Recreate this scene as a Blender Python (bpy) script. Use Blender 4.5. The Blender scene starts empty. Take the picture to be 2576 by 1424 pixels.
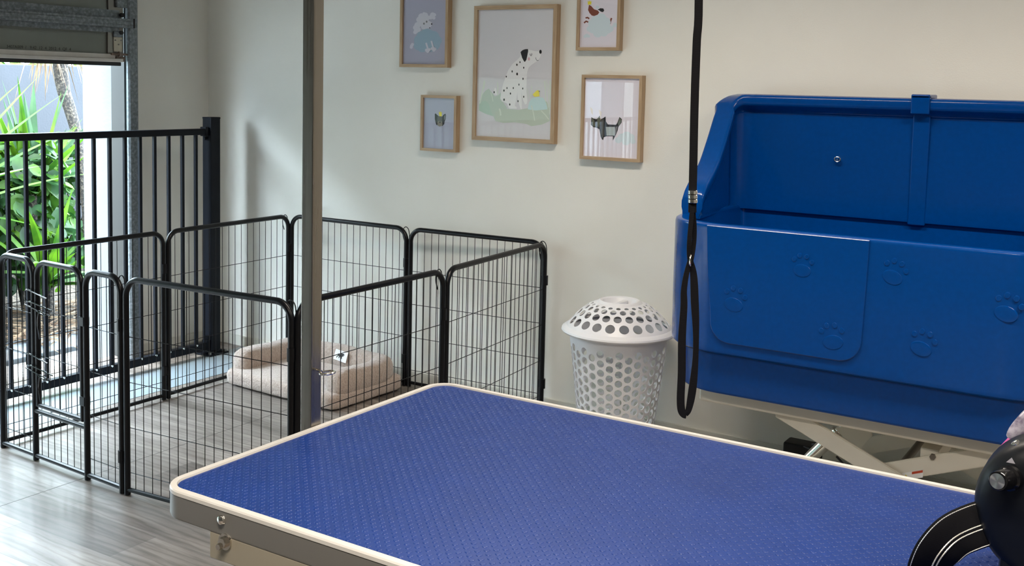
import bpy, bmesh, math, random
from mathutils import Vector, Matrix
random.seed(7)
PI = math.pi
SC = bpy.context.scene
COL = SC.collection

# ------------------------------------------------------------------ camera
def axes(yaw, pitch, roll):
    F = Vector((-math.sin(yaw)*math.cos(pitch), math.cos(yaw)*math.cos(pitch), math.sin(pitch)))
    R = F.cross(Vector((0, 0, 1))).normalized()
    U = R.cross(F)
    c, s = math.cos(roll), math.sin(roll)
    return c*R + s*U, -s*R + c*U, F
cR, cU, cF = axes(math.radians(32.474), math.radians(-5.083), math.radians(1.330))
cam_d = bpy.data.cameras.new('camera')
cam = bpy.data.objects.new('camera', cam_d)
COL.objects.link(cam)
M = Matrix((cR, cU, -cF)).transposed().to_4x4()
M.translation = Vector((0, 0, 1.5))
cam.matrix_world = M
cam_d.sensor_width = 36.0
cam_d.lens = 36.0*2709/2576
cam_d.shift_y = -256/2576
cam_d.clip_start = 0.05
cam_d.clip_end = 100
SC.camera = cam

# ------------------------------------------------------------------ world, lights, exposure
SC.view_settings.view_transform = 'Standard'
SC.view_settings.look = 'None'
SC.view_settings.exposure = 1.3
SC.view_settings.gamma = 1.0
SC.view_settings.use_curve_mapping = False
w = bpy.data.worlds.new('overcast_sky')
SC.world = w
w.use_nodes = True
nt = w.node_tree
nt.nodes['Background'].inputs['Color'].default_value = (0.72, 0.88, 1.0, 1)
nt.nodes['Background'].inputs['Strength'].default_value = 15.0

def area(name, loc, size, power, color, rot=(0, 0, 0)):
    d = bpy.data.lights.new(name, 'AREA')
    d.shape = 'RECTANGLE'
    d.size, d.size_y = size
    d.energy = power
    d.color = color
    d.spread = math.radians(150)
    o = bpy.data.objects.new(name, d)
    o.location = loc
    o.rotation_euler = rot
    COL.objects.link(o)
    return o
LIGHT_SPOTS = [(-1.5, 2.75), (-0.4, 0.2), (0.6, 2.75), (1.6, 0.4)]
LP = {0: 13, 1: 24, 2: 20, 3: 16}
for i, (x, y) in enumerate(LIGHT_SPOTS):
    area('ceiling_lamp_light', (x, y, 2.60), (1.15, 0.25), LP[i], (1.0, 0.89, 0.76))
sun_d = bpy.data.lights.new('hazy_sun', 'SUN')
sun_d.energy = 4.0
sun_d.angle = math.radians(25)
sun_d.color = (1.0, 0.98, 0.94)
sun = bpy.data.objects.new('hazy_sun', sun_d)
COL.objects.link(sun)
# high, from the garden side: it comes down over the far wall and lights column, leaves and pebbles
sdir = Vector((-0.22, -0.62, 0.78))
sun.rotation_euler = sdir.to_track_quat('Z', 'Y').to_euler()

# ------------------------------------------------------------------ materials
MATS = {}
def new_mat(name):
    m = bpy.data.materials.new(name)
    m.use_nodes = True
    MATS[name] = m
    return m, m.node_tree, m.node_tree.nodes['Principled BSDF']
def sp(b, **k):
    names = dict(color='Base Color', rough='Roughness', metal='Metallic', spec='Specular IOR Level', coat='Coat Weight', coat_rough='Coat Roughness', trans='Transmission Weight', ior='IOR', sheen='Sheen Weight', sss='Subsurface Weight')
    for a, v in k.items():
        if a == 'color':
            v = (v[0], v[1], v[2], 1)
        b.inputs[names[a]].default_value = v
def plain(name, color, rough=0.5, noise=0.0, scale=30, bump=0.0, bump_scale=None, **k):
    """principled with a little procedural value variation and optional bump"""
    m, t, b = new_mat(name)
    sp(b, color=color, rough=rough, **k)
    if noise > 0 or bump > 0:
        tc = t.nodes.new('ShaderNodeTexCoord')
    if noise > 0:
        n = t.nodes.new('ShaderNodeTexNoise')
        n.inputs['Scale'].default_value = scale
        n.inputs['Detail'].default_value = 4
        t.links.new(tc.outputs['Object'], n.inputs['Vector'])
        r = t.nodes.new('ShaderNodeValToRGB')
        c = color
        r.color_ramp.elements[0].position = 0.3
        r.color_ramp.elements[1].position = 0.7
        r.color_ramp.elements[0].color = (c[0]*(1-noise), c[1]*(1-noise), c[2]*(1-noise), 1)
        r.color_ramp.elements[1].color = (min(1, c[0]*(1+noise)), min(1, c[1]*(1+noise)), min(1, c[2]*(1+noise)), 1)
        t.links.new(n.outputs['Fac'], r.inputs['Fac'])
        t.links.new(r.outputs['Color'], b.inputs['Base Color'])
    if bump > 0:
        n2 = t.nodes.new('ShaderNodeTexNoise')
        n2.inputs['Scale'].default_value = bump_scale or scale
        n2.inputs['Detail'].default_value = 3
        t.links.new(tc.outputs['Object'], n2.inputs['Vector'])
        bp = t.nodes.new('ShaderNodeBump')
        bp.inputs['Strength'].default_value = bump
        bp.inputs['Distance'].default_value = 0.01
        t.links.new(n2.outputs['Fac'], bp.inputs['Height'])
        t.links.new(bp.outputs['Normal'], b.inputs['Normal'])
    return m

wall_paint = plain('wall_paint', (0.80, 0.79, 0.73), 0.6, noise=0.02, scale=3, bump=0.05, bump_scale=220)
far_paint = plain('unseen_room_paint', (0.30, 0.29, 0.27), 0.7, noise=0.02, scale=3)
ceil_paint = plain('ceiling_paint', (0.55, 0.54, 0.51), 0.8, noise=0.02, scale=3)
white_brick = plain('white_render', (0.13, 0.15, 0.17), 0.7, noise=0.03, scale=8, bump=0.1, bump_scale=60)
grey_jamb = plain('grey_jamb', (0.028, 0.028, 0.027), 0.6, noise=0.03, scale=6)
skirt_tile = plain('skirting_paint', (0.66, 0.65, 0.58), 0.4, noise=0.03, scale=5)
black_pc = plain('black_powder_coat', (0.0025, 0.003, 0.0045), 0.30, noise=0.2, scale=40, spec=0.28)
black_navy = plain('black_fence_paint', (0.0025, 0.004, 0.008), 0.45, noise=0.2, scale=20, spec=0.18)
galv = None
chrome = plain('chrome', (0.80, 0.78, 0.74), 0.12, metal=1.0)
nickel = plain('nickel', (0.66, 0.62, 0.56), 0.18, metal=1.0)
dark_steel = plain('dark_steel', (0.25, 0.24, 0.22), 0.3, metal=1.0)
tub_blue = plain('blue_moulded_plastic', (0.0, 0.047, 0.235), 0.15, noise=0.05, scale=60, bump=0.02, bump_scale=110, spec=0.30)
cream_metal = plain('cream_powder_coat', (0.66, 0.63, 0.55), 0.42, noise=0.03, scale=10)
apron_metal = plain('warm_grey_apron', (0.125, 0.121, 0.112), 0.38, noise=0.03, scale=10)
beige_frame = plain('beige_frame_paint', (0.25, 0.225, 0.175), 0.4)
trim_white = plain('white_edge_trim', (0.54, 0.525, 0.50), 0.35)
mat_blue = plain('blue_rubber_mat', (0.004, 0.028, 0.170), 0.33, noise=0.06, scale=12, bump=0.0, bump_scale=400, spec=0.32)
white_plastic = plain('white_plastic', (0.80, 0.81, 0.84), 0.35, noise=0.01, scale=10, spec=0.5)
black_web = None
black_plastic = plain('black_plastic', (0.004, 0.005, 0.007), 0.38, noise=0.1, scale=50, spec=0.25)
black_gloss = plain('black_gloss_plastic', (0.004, 0.004, 0.005), 0.12)
rubber_black = plain('black_rubber', (0.012, 0.012, 0.014), 0.6)
white_thread = plain('silver_thread', (0.85, 0.83, 0.74), 0.3, metal=0.5)
pink = plain('pink_plastic', (0.50, 0.09, 0.30), 0.35, noise=0.1, scale=20)
label_white = plain('label_white', (0.80, 0.81, 0.82), 0.6)
ink = plain('ink', (0.012, 0.012, 0.014), 0.6)
warn_red = plain('warning_red', (0.48, 0.06, 0.02), 0.5)
warn_yellow = plain('warning_yellow', (0.55, 0.50, 0.05), 0.5)
stamp_ink = plain('stamp_ink', (0.05, 0.055, 0.05), 0.7)
door_steel = plain('door_panel_paint', (0.20, 0.22, 0.20), 0.5, noise=0.04, scale=6)
door_rail = plain('door_rail_paint', (0.60, 0.58, 0.54), 0.5, noise=0.08, scale=14)
hinge_cream = plain('cream_hinge_plate', (0.55, 0.52, 0.42), 0.5, noise=0.1, scale=30)
rust = plain('rusty_steel', (0.20, 0.15, 0.12), 0.6, noise=0.4, scale=60, metal=0.4)
pale_band = plain('pale_threshold_paint', (0.26, 0.31, 0.34), 0.28, noise=0.05, scale=9)
pebbles = None
slab = plain('concrete_slab', (0.10, 0.115, 0.13), 0.7, noise=0.08, scale=25, bump=0.2, bump_scale=120)
garden_wall_m = plain('charcoal_render', (0.0125, 0.0145, 0.0195), 0.85, noise=0.12, scale=4, bump=0.2, bump_scale=60)
neighbour = None
glass_clear = None

def ramp(t, pts, interp='LINEAR'):
    r = t.nodes.new('ShaderNodeValToRGB')
    e = r.color_ramp.elements
    while len(e) < len(pts):
        e.new(0.5)
    for i, (p, c) in enumerate(pts):
        e[i].position = p
        e[i].color = (c[0], c[1], c[2], 1)
    r.color_ramp.interpolation = interp
    return r

# galvanised steel with cloudy spangle
def make_galv():
    m, t, b = new_mat('galvanised_steel')
    tc = t.nodes.new('ShaderNodeTexCoord')
    n = t.nodes.new('ShaderNodeTexNoise'); n.inputs['Scale'].default_value = 70; n.inputs['Detail'].default_value = 5
    t.links.new(tc.outputs['Object'], n.inputs['Vector'])
    r = ramp(t, [(0.32, (0.13, 0.15, 0.16)), (0.52, (0.19, 0.215, 0.235)), (0.72, (0.30, 0.33, 0.355))])
    t.links.new(n.outputs['Fac'], r.inputs['Fac']); t.links.new(r.outputs['Color'], b.inputs['Base Color'])
    sp(b, metal=0.55, rough=0.45)
    return m
galv = make_galv()

# brushed steel post
def make_brushed():
    m, t, b = new_mat('brushed_stainless')
    tc = t.nodes.new('ShaderNodeTexCoord')
    mp = t.nodes.new('ShaderNodeMapping'); mp.inputs['Scale'].default_value = (140, 140, 2)
    n = t.nodes.new('ShaderNodeTexNoise'); n.inputs['Scale'].default_value = 1.0; n.inputs['Detail'].default_value = 4
    t.links.new(tc.outputs['Object'], mp.inputs['Vector']); t.links.new(mp.outputs['Vector'], n.inputs['Vector'])
    r = ramp(t, [(0.3, (0.24, 0.225, 0.20)), (0.7, (0.29, 0.272, 0.245))])
    t.links.new(n.outputs['Fac'], r.inputs['Fac']); t.links.new(r.outputs['Color'], b.inputs['Base Color'])
    r2 = ramp(t, [(0.3, (0.24,)*3), (0.7, (0.34,)*3)])
    t.links.new(n.outputs['Fac'], r2.inputs['Fac']); t.links.new(r2.outputs['Color'], b.inputs['Roughness'])
    sp(b, metal=1.0)
    return m
brushed = make_brushed()

# grey oak vinyl planks, long side along X, rows 0.18 m
def make_floor():
    m, t, b = new_mat('grey_oak_vinyl')
    L = t.links.new
    tc = t.nodes.new('ShaderNodeTexCoord')
    mp = t.nodes.new('ShaderNodeMapping'); mp.inputs['Location'].default_value = (0.35, -0.105, 0)
    L(tc.outputs['Object'], mp.inputs['Vector'])
    br = t.nodes.new('ShaderNodeTexBrick')
    br.inputs['Scale'].default_value = 1.0
    br.inputs['Brick Width'].default_value = 1.22
    br.inputs['Row Height'].default_value = 0.18
    br.inputs['Mortar Size'].default_value = 0.0009
    br.inputs['Mortar Smooth'].default_value = 0.3
    br.inputs['Bias'].default_value = 0.0
    br.offset = 0.37
    br.inputs['Color1'].default_value = (0.115, 0.098, 0.086, 1)
    br.inputs['Color2'].default_value = (0.285, 0.252, 0.228, 1)
    br.inputs['Mortar'].default_value = (0.08, 0.076, 0.073, 1)
    L(mp.outputs['Vector'], br.inputs['Vector'])
    mp2 = t.nodes.new('ShaderNodeMapping'); mp2.inputs['Scale'].default_value = (1.0, 9, 1)
    L(tc.outputs['Object'], mp2.inputs['Vector'])
    n = t.nodes.new('ShaderNodeTexNoise'); n.inputs['Scale'].default_value = 1.6; n.inputs['Detail'].default_value = 8; n.inputs['Distortion'].default_value = 1.3
    n.inputs['Roughness'].default_value = 0.6
    L(mp2.outputs['Vector'], n.inputs['Vector'])
    r = ramp(t, [(0.28, (0.45, 0.42, 0.40)), (0.5, (0.95, 0.94, 0.93)), (0.72, (1.5, 1.5, 1.5))])
    L(n.outputs['Fac'], r.inputs['Fac'])
    mp3 = t.nodes.new('ShaderNodeMapping'); mp3.inputs['Scale'].default_value = (0.9, 5.0, 1)
    L(tc.outputs['Object'], mp3.inputs['Vector'])
    wv = t.nodes.new('ShaderNodeTexWave'); wv.bands_direction = 'Y'; wv.inputs['Scale'].default_value = 2.2; wv.inputs['Distortion'].default_value = 9; wv.inputs['Detail'].default_value = 4; wv.inputs['Detail Scale'].default_value = 1.4
    L(mp3.outputs['Vector'], wv.inputs['Vector'])
    r3 = ramp(t, [(0.0, (0.68, 0.66, 0.64)), (0.40, (1.0, 1.0, 1.0)), (1.0, (1.06, 1.06, 1.06))])
    L(wv.outputs['Fac'], r3.inputs['Fac'])
    mx = t.nodes.new('ShaderNodeMix'); mx.data_type = 'RGBA'; mx.blend_type = 'MULTIPLY'; mx.inputs['Factor'].default_value = 0.85
    L(br.outputs['Color'], mx.inputs['A']); L(r.outputs['Color'], mx.inputs['B'])
    mx2 = t.nodes.new('ShaderNodeMix'); mx2.data_type = 'RGBA'; mx2.blend_type = 'MULTIPLY'; mx2.inputs['Factor'].default_value = 0.8
    L(mx.outputs['Result'], mx2.inputs['A']); L(r3.outputs['Color'], mx2.inputs['B'])
    L(mx2.outputs['Result'], b.inputs['Base Color'])
    bp = t.nodes.new('ShaderNodeBump'); bp.inputs['Strength'].default_value = 0.06; bp.inputs['Distance'].default_value = 0.004
    L(n.outputs['Fac'], bp.inputs['Height']); L(bp.outputs['Normal'], b.inputs['Normal'])
    sp(b, rough=0.33, spec=0.45)
    return m
floor_mat = make_floor()

def make_pebbles():
    m, t, b = new_mat('pale_pebble_aggregate')
    L = t.links.new
    tc = t.nodes.new('ShaderNodeTexCoord')
    v = t.nodes.new('ShaderNodeTexVoronoi'); v.inputs['Scale'].default_value = 55
    L(tc.outputs['Object'], v.inputs['Vector'])
    sep = t.nodes.new('ShaderNodeSeparateColor'); L(v.outputs['Color'], sep.inputs['Color'])
    r = ramp(t, [(0.0, (0.09, 0.075, 0.06)), (0.25, (0.17, 0.155, 0.135)), (0.6, (0.24, 0.235, 0.22)), (1.0, (0.32, 0.32, 0.31))])
    L(sep.outputs['Red'], r.inputs['Fac']); L(r.outputs['Color'], b.inputs['Base Color'])
    bp = t.nodes.new('ShaderNodeBump'); bp.inputs['Strength'].default_value = 0.6; bp.inputs['Distance'].default_value = 0.01; bp.invert = True
    L(v.outputs['Distance'], bp.inputs['Height']); L(bp.outputs['Normal'], b.inputs['Normal'])
    sp(b, rough=0.8)
    return m
pebbles = make_pebbles()

def make_mulch():
    m, t, b = new_mat('bark_mulch')
    L = t.links.new
    tc = t.nodes.new('ShaderNodeTexCoord')
    mp = t.nodes.new('ShaderNodeMapping'); mp.inputs['Scale'].default_value = (1, 3, 1); mp.inputs['Rotation'].default_value = (0, 0, 0.6)
    L(tc.outputs['Object'], mp.inputs['Vector'])
    n = t.nodes.new('ShaderNodeTexNoise'); n.inputs['Scale'].default_value = 26; n.inputs['Detail'].default_value = 8
    L(mp.outputs['Vector'], n.inputs['Vector'])
    r = ramp(t, [(0.3, (0.010, 0.008, 0.006)), (0.5, (0.04, 0.030, 0.020)), (0.62, (0.12, 0.095, 0.065)), (0.75, (0.20, 0.17, 0.12))])
    L(n.outputs['Fac'], r.inputs['Fac']); L(r.outputs['Color'], b.inputs['Base Color'])
    bp = t.nodes.new('ShaderNodeBump'); bp.inputs['Strength'].default_value = 0.8; bp.inputs['Distance'].default_value = 0.03
    L(n.outputs['Fac'], bp.inputs['Height']); L(bp.outputs['Normal'], b.inputs['Normal'])
    sp(b, rough=0.9)
    return m
mulch = make_mulch()

def make_oak(name, c0, c1, sc=(60, 60, 60)):
    m, t, b = new_mat(name)
    L = t.links.new
    tc = t.nodes.new('ShaderNodeTexCoord')
    mp = t.nodes.new('ShaderNodeMapping'); mp.inputs['Scale'].default_value = sc
    L(tc.outputs['Object'], mp.inputs['Vector'])
    n = t.nodes.new('ShaderNodeTexNoise'); n.inputs['Scale'].default_value = 1; n.inputs['Detail'].default_value = 5; n.inputs['Distortion'].default_value = 0.6
    L(mp.outputs['Vector'], n.inputs['Vector'])
    r = ramp(t, [(0.3, c0), (0.7, c1)])
    L(n.outputs['Fac'], r.inputs['Fac']); L(r.outputs['Color'], b.inputs['Base Color'])
    sp(b, rough=0.5)
    return m
oak_h = make_oak('light_oak_across', (0.36, 0.24, 0.135), (0.50, 0.36, 0.22), (8, 90, 110))
oak_v = make_oak('light_oak_upright', (0.36, 0.24, 0.135), (0.50, 0.36, 0.22), (110, 90, 8))

def make_fleece():
    m, t, b = new_mat('beige_sherpa_fleece')
    L = t.links.new
    tc = t.nodes.new('ShaderNodeTexCoord')
    n = t.nodes.new('ShaderNodeTexNoise'); n.inputs['Scale'].default_value = 130; n.inputs['Detail'].default_value = 6
    L(tc.outputs['Object'], n.inputs['Vector'])
    r = ramp(t, [(0.3, (0.35, 0.275, 0.23)), (0.7, (0.47, 0.385, 0.33))])
    L(n.outputs['Fac'], r.inputs['Fac']); L(r.outputs['Color'], b.inputs['Base Color'])
    bp = t.nodes.new('ShaderNodeBump'); bp.inputs['Strength'].default_value = 0.7; bp.inputs['Distance'].default_value = 0.008
    L(n.outputs['Fac'], bp.inputs['Height']); L(bp.outputs['Normal'], b.inputs['Normal'])
    sp(b, rough=0.95, sheen=0.5, spec=0.1)
    return m
fleece = make_fleece()

def make_web():
    m, t, b = new_mat('black_webbing')
    L = t.links.new
    tc = t.nodes.new('ShaderNodeTexCoord')
    wv = t.nodes.new('ShaderNodeTexWave'); wv.bands_direction = 'Z'; wv.inputs['Scale'].default_value = 260
    L(tc.outputs['Object'], wv.inputs['Vector'])
    r = ramp(t, [(0, (0.003, 0.003, 0.004)), (1, (0.006, 0.006, 0.0075))])
    L(wv.outputs['Fac'], r.inputs['Fac']); L(r.outputs['Color'], b.inputs['Base Color'])
    bp = t.nodes.new('ShaderNodeBump'); bp.inputs['Strength'].default_value = 0.2; bp.inputs['Distance'].default_value = 0.0005
    L(wv.outputs['Fac'], bp.inputs['Height']); L(bp.outputs['Normal'], b.inputs['Normal'])
    sp(b, rough=0.75, spec=0.12)
    return m
black_web = make_web()

def make_leaf(name, c_lo, c_hi, rough=0.5, trans=0.35):
    m, t, b = new_mat(name)
    L = t.links.new
    tc = t.nodes.new('ShaderNodeTexCoord')
    n = t.nodes.new('ShaderNodeTexNoise'); n.inputs['Scale'].default_value = 5; n.inputs['Detail'].default_value = 3
    L(tc.outputs['Object'], n.inputs['Vector'])
    r = ramp(t, [(0.35, c_lo), (0.65, c_hi)])
    L(n.outputs['Fac'], r.inputs['Fac']); L(r.outputs['Color'], b.inputs['Base Color'])
    sp(b, rough=rough, spec=0.2)
    tr = t.nodes.new('ShaderNodeBsdfTranslucent'); L(r.outputs['Color'], tr.inputs['Color'])
    mx = t.nodes.new('ShaderNodeMixShader'); mx.inputs['Fac'].default_value = trans
    L(b.outputs['BSDF'], mx.inputs[1]); L(tr.outputs['BSDF'], mx.inputs[2])
    L(mx.outputs['Shader'], t.nodes['Material Output'].inputs['Surface'])
    return m
leaf_yucca = make_leaf('yucca_leaf', (0.014, 0.055, 0.005), (0.065, 0.145, 0.008))
leaf_yucca_dark = make_leaf('dark_sword_leaf', (0.006, 0.024, 0.007), (0.028, 0.075, 0.026))
leaf_broad = make_leaf('broad_leaf', (0.005, 0.022, 0.004), (0.028, 0.078, 0.009))
leaf_hedge = make_leaf('hedge_leaf', (0.05, 0.12, 0.015), (0.15, 0.24, 0.05))
leaf_dead = make_leaf('dead_leaf', (0.06, 0.034, 0.02), (0.20, 0.14, 0.085), 0.7, 0.2)
def make_bark():
    m, t, b = new_mat('lichen_bark')
    L = t.links.new
    tc = t.nodes.new('ShaderNodeTexCoord')
    n = t.nodes.new('ShaderNodeTexNoise'); n.inputs['Scale'].default_value = 60; n.inputs['Detail'].default_value = 6
    L(tc.outputs['Object'], n.inputs['Vector'])
    r = ramp(t, [(0.42, (0.008, 0.006, 0.005)), (0.54, (0.028, 0.021, 0.015)), (0.64, (0.075, 0.062, 0.046))])
    L(n.outputs['Fac'], r.inputs['Fac']); L(r.outputs['Color'], b.inputs['Base Color'])
    bp = t.nodes.new('ShaderNodeBump'); bp.inputs['Strength'].default_value = 0.8; bp.inputs['Distance'].default_value = 0.02
    L(n.outputs['Fac'], bp.inputs['Height']); L(bp.outputs['Normal'], b.inputs['Normal'])
    sp(b, rough=0.9)
    return m
bark = make_bark()

def make_cladding():
    m, t, b = new_mat('white_weatherboard')
    L = t.links.new
    tc = t.nodes.new('ShaderNodeTexCoord')
    wv = t.nodes.new('ShaderNodeTexWave'); wv.bands_direction = 'Z'; wv.wave_profile = 'SAW'; wv.inputs['Scale'].default_value = 1.7
    L(tc.outputs['Object'], wv.inputs['Vector'])
    r = ramp(t, [(0.0, (0.35, 0.37, 0.40)), (0.06, (0.60, 0.62, 0.65)), (1.0, (0.60, 0.62, 0.65))])
    L(wv.outputs['Fac'], r.inputs['Fac']); L(r.outputs['Color'], b.inputs['Base Color'])
    sp(b, rough=0.6)
    return m
cladding = make_cladding()

# picture glass: clear pane that mirrors by Fresnel
def make_glass():
    m = bpy.data.materials.new('picture_glass'); m.use_nodes = True
    t = m.node_tree
    t.nodes.remove(t.nodes['Principled BSDF'])
    L = t.links.new
    fr = t.nodes.new('ShaderNodeFresnel')
    # a thin pane mirrors alike from both faces, so the inner face takes the inverse index
    ge = t.nodes.new('ShaderNodeNewGeometry')
    ma = t.nodes.new('ShaderNodeMath'); ma.operation = 'MULTIPLY_ADD'
    ma.inputs[1].default_value = 1/1.55-1.55; ma.inputs[2].default_value = 1.55
    L(ge.outputs['Backfacing'], ma.inputs[0]); L(ma.outputs['Value'], fr.inputs['IOR'])
    tb = t.nodes.new('ShaderNodeBsdfTransparent')
    gb = t.nodes.new('ShaderNodeBsdfGlossy'); gb.inputs['Roughness'].default_value = 0.0
    mx = t.nodes.new('ShaderNodeMixShader')
    L(fr.outputs['Fac'], mx.inputs['Fac']); L(tb.outputs['BSDF'], mx.inputs[1]); L(gb.outputs['BSDF'], mx.inputs[2])
    L(mx.outputs['Shader'], t.nodes['Material Output'].inputs['Surface'])
    return m
glass_clear = make_glass()
def make_frosted():
    m, t, b = new_mat('cloudy_clear_plastic')
    tc = t.nodes.new('ShaderNodeTexCoord')
    n = t.nodes.new('ShaderNodeTexNoise'); n.inputs['Scale'].default_value = 90; n.inputs['Detail'].default_value = 4
    t.links.new(tc.outputs['Object'], n.inputs['Vector'])
    r = ramp(t, [(0.35, (0.14, 0.12, 0.18)), (0.6, (0.42, 0.40, 0.48))])
    t.links.new(n.outputs['Fac'], r.inputs['Fac']); t.links.new(r.outputs['Color'], b.inputs['Base Color'])
    sp(b, rough=0.2)
    return m
cloudy = make_frosted()

# ------------------------------------------------------------------ object helpers
def obj(name, bm, mats, parent=None, smooth=True, recalc=True, angle=35, wn=True):
    if recalc:
        bmesh.ops.recalc_face_normals(bm, faces=bm.faces)
    me = bpy.data.meshes.new(name)
    bm.to_mesh(me)
    bm.free()
    if not isinstance(mats, (list, tuple)):
        mats = [mats]
    for m in mats:
        me.materials.append(m)
    if smooth:
        for p in me.polygons:
            p.use_smooth = True
        try:
            me.set_sharp_from_angle(angle=math.radians(angle))
        except Exception:
            pass
    o = bpy.data.objects.new(name, me)
    COL.objects.link(o)
    if smooth and wn:
        md = o.modifiers.new('weighted', 'WEIGHTED_NORMAL')
        md.keep_sharp = True
    if parent:
        o.parent = parent
    return o
def tag(o, label, cat, group=None):
    o['label'] = label
    o['category'] = cat
    if group:
        o['group'] = group
    return o
def thing(name, label, cat, loc=(0, 0, 0), rotz=0, group=None):
    o = bpy.data.objects.new(name, None)
    o.empty_display_size = 0.1
    COL.objects.link(o)
    o.location = loc
    o.rotation_euler = (0, 0, rotz)
    return tag(o, label, cat, group)
def struct(name, bm, m, parent=None, **k):
    o = obj(name, bm, m, parent, **k)
    if not parent:
        o['kind'] = 'structure'
    return o
def BM():
    return bmesh.new()
def box(bm, x0, x1, y0, y1, z0, z1, bev=0.0, seg=2, mi=0):
    r = bmesh.ops.create_cube(bm, size=1.0)
    vs = r['verts']
    for v in vs:
        v.co = Vector((x0 + (v.co.x+0.5)*(x1-x0), y0 + (v.co.y+0.5)*(y1-y0), z0 + (v.co.z+0.5)*(z1-z0)))
    fs = set(f for v in vs for f in v.link_faces)
    for f in fs:
        f.material_index = mi
    if bev > 0:
        es = list(set(e for v in vs for e in v.link_edges))
        bmesh.ops.bevel(bm, geom=es, offset=bev, segments=seg, affect='EDGES', profile=0.5)
    return bm
def frame_of(d, up=Vector((0, 0, 1))):
    d = d.normalized()
    if abs(d.dot(up)) > 0.98:
        up = Vector((0, 1, 0))
    a = d.cross(up).normalized()
    b = a.cross(d).normalized()
    return a, b
def tube(bm, pts, r, n=10, closed=False, cap=True, rr=None, up=Vector((0, 0, 1)), mi=0):
    """sweep a circle (or radii rr=(ra,rb)) along pts with parallel transport"""
    pts = [Vector(p) for p in pts]
    N = len(pts)
    tang = []
    for i in range(N):
        if closed:
            d = pts[(i+1) % N] - pts[i-1]
        else:
            d = pts[min(N-1, i+1)] - pts[max(0, i-1)]
        tang.append(d.normalized())
    a, b = frame_of(tang[0], up)
    rings = []
    for i in range(N):
        if i > 0:
            q = tang[i-1].rotation_difference(tang[i])
            a = q @ a
            b = q @ b
        rad = r[i] if isinstance(r, (list, tuple)) else r
        ra, rb = (rad, rad) if rr is None else rr
        rings.append([bm.verts.new(pts[i] + a*math.cos(2*PI*k/n)*ra + b*math.sin(2*PI*k/n)*rb) for k in range(n)])
    M_ = N if closed else N-1
    for i in range(M_):
        A, B = rings[i], rings[(i+1) % N]
        off = 0
        if closed and i == N-1:
            best = min(range(n), key=lambda s: (A[0].co-B[s].co).length)
            off = best
        for k in range(n):
            f = bm.faces.new((A[k], A[(k+1) % n], B[(k+1+off) % n], B[(k+off) % n]))
            f.material_index = mi
    if cap and not closed:
        bm.faces.new(rings[0][::-1]).material_index = mi
        bm.faces.new(rings[-1]).material_index = mi
    return bm
def cyl(bm, p0, p1, r, n=16, mi=0, r2=None):
    return tube(bm, [p0, p1], [r, r if r2 is None else r2], n=n, mi=mi)
def ribbon(bm, pts, wdir, width, thick, mi=0):
    """flat strap: rectangular section; wdir unit vector or list of them"""
    pts = [Vector(p) for p in pts]
    N = len(pts)
    rings = []
    for i in range(N):
        d = (pts[min(N-1, i+1)] - pts[max(0, i-1)]).normalized()
        wv = Vector(wdir[i] if isinstance(wdir, list) else wdir)
        wv = (wv - d*wv.dot(d)).normalized()
        nv = d.cross(wv).normalized()
        wd = width[i] if isinstance(width, list) else width
        a, b = wv*wd/2, nv*thick/2
        rings.append([bm.verts.new(pts[i]+a+b), bm.verts.new(pts[i]-a+b), bm.verts.new(pts[i]-a-b), bm.verts.new(pts[i]+a-b)])
    for i in range(N-1):
        for k in range(4):
            bm.faces.new((rings[i][k], rings[i][(k+1) % 4], rings[i+1][(k+1) % 4], rings[i+1][k])).material_index = mi
    bm.faces.new(rings[0][::-1]).material_index = mi
    bm.faces.new(rings[-1]).material_index = mi
    return bm
def lathe(bm, prof, n=48, c=(0, 0, 0), mat=None, mi=0):
    """prof list of (r, z) around Z; mat optional Matrix applied"""
    rings = []
    for r, z in prof:
        if r < 1e-6:
            rings.append([bm.verts.new((0, 0, z))])
        else:
            rings.append([bm.verts.new((r*math.cos(2*PI*k/n), r*math.sin(2*PI*k/n), z)) for k in range(n)])
    for A, B in zip(rings, rings[1:]):
        for k in range(n):
            if len(A) == 1 and len(B) == 1:
                continue
            if len(A) == 1:
                f = bm.faces.new((A[0], B[(k+1) % n], B[k]))
            elif len(B) == 1:
                f = bm.faces.new((A[k], A[(k+1) % n], B[0]))
            else:
                f = bm.faces.new((A[k], A[(k+1) % n], B[(k+1) % n], B[k]))
            f.material_index = mi
    vs = [v for r_ in rings for v in r_]
    T = Matrix.Translation(Vector(c))
    if mat is not None:
        T = T @ mat
    for v in vs:
        v.co = T @ v.co
    return bm
def axis_to(d):
    return Vector(d).to_track_quat('Z', 'Y').to_matrix().to_4x4()
def catmull(pts, n=6, closed=False):
    pts = [Vector(p) for p in pts]
    N = len(pts)
    out = []
    rng = N if closed else N-1
    for i in range(rng):
        p0 = pts[(i-1) % N] if closed or i > 0 else pts[0]
        p1, p2 = pts[i], pts[(i+1) % N]
        p3 = pts[(i+2) % N] if closed or i+2 < N else pts[-1]
        for k in range(n):
            t = k/n
            out.append(0.5*((2*p1)+(-p0+p2)*t+(2*p0-5*p1+4*p2-p3)*t*t+(-p0+3*p1-3*p2+p3)*t**3))
    if not closed:
        out.append(pts[-1])
    return out
def arc(cx, cy, r, a0, a1, n):
    return [(cx+r*math.cos(a0+(a1-a0)*i/n), cy+r*math.sin(a0+(a1-a0)*i/n)) for i in range(n+1)]

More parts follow.
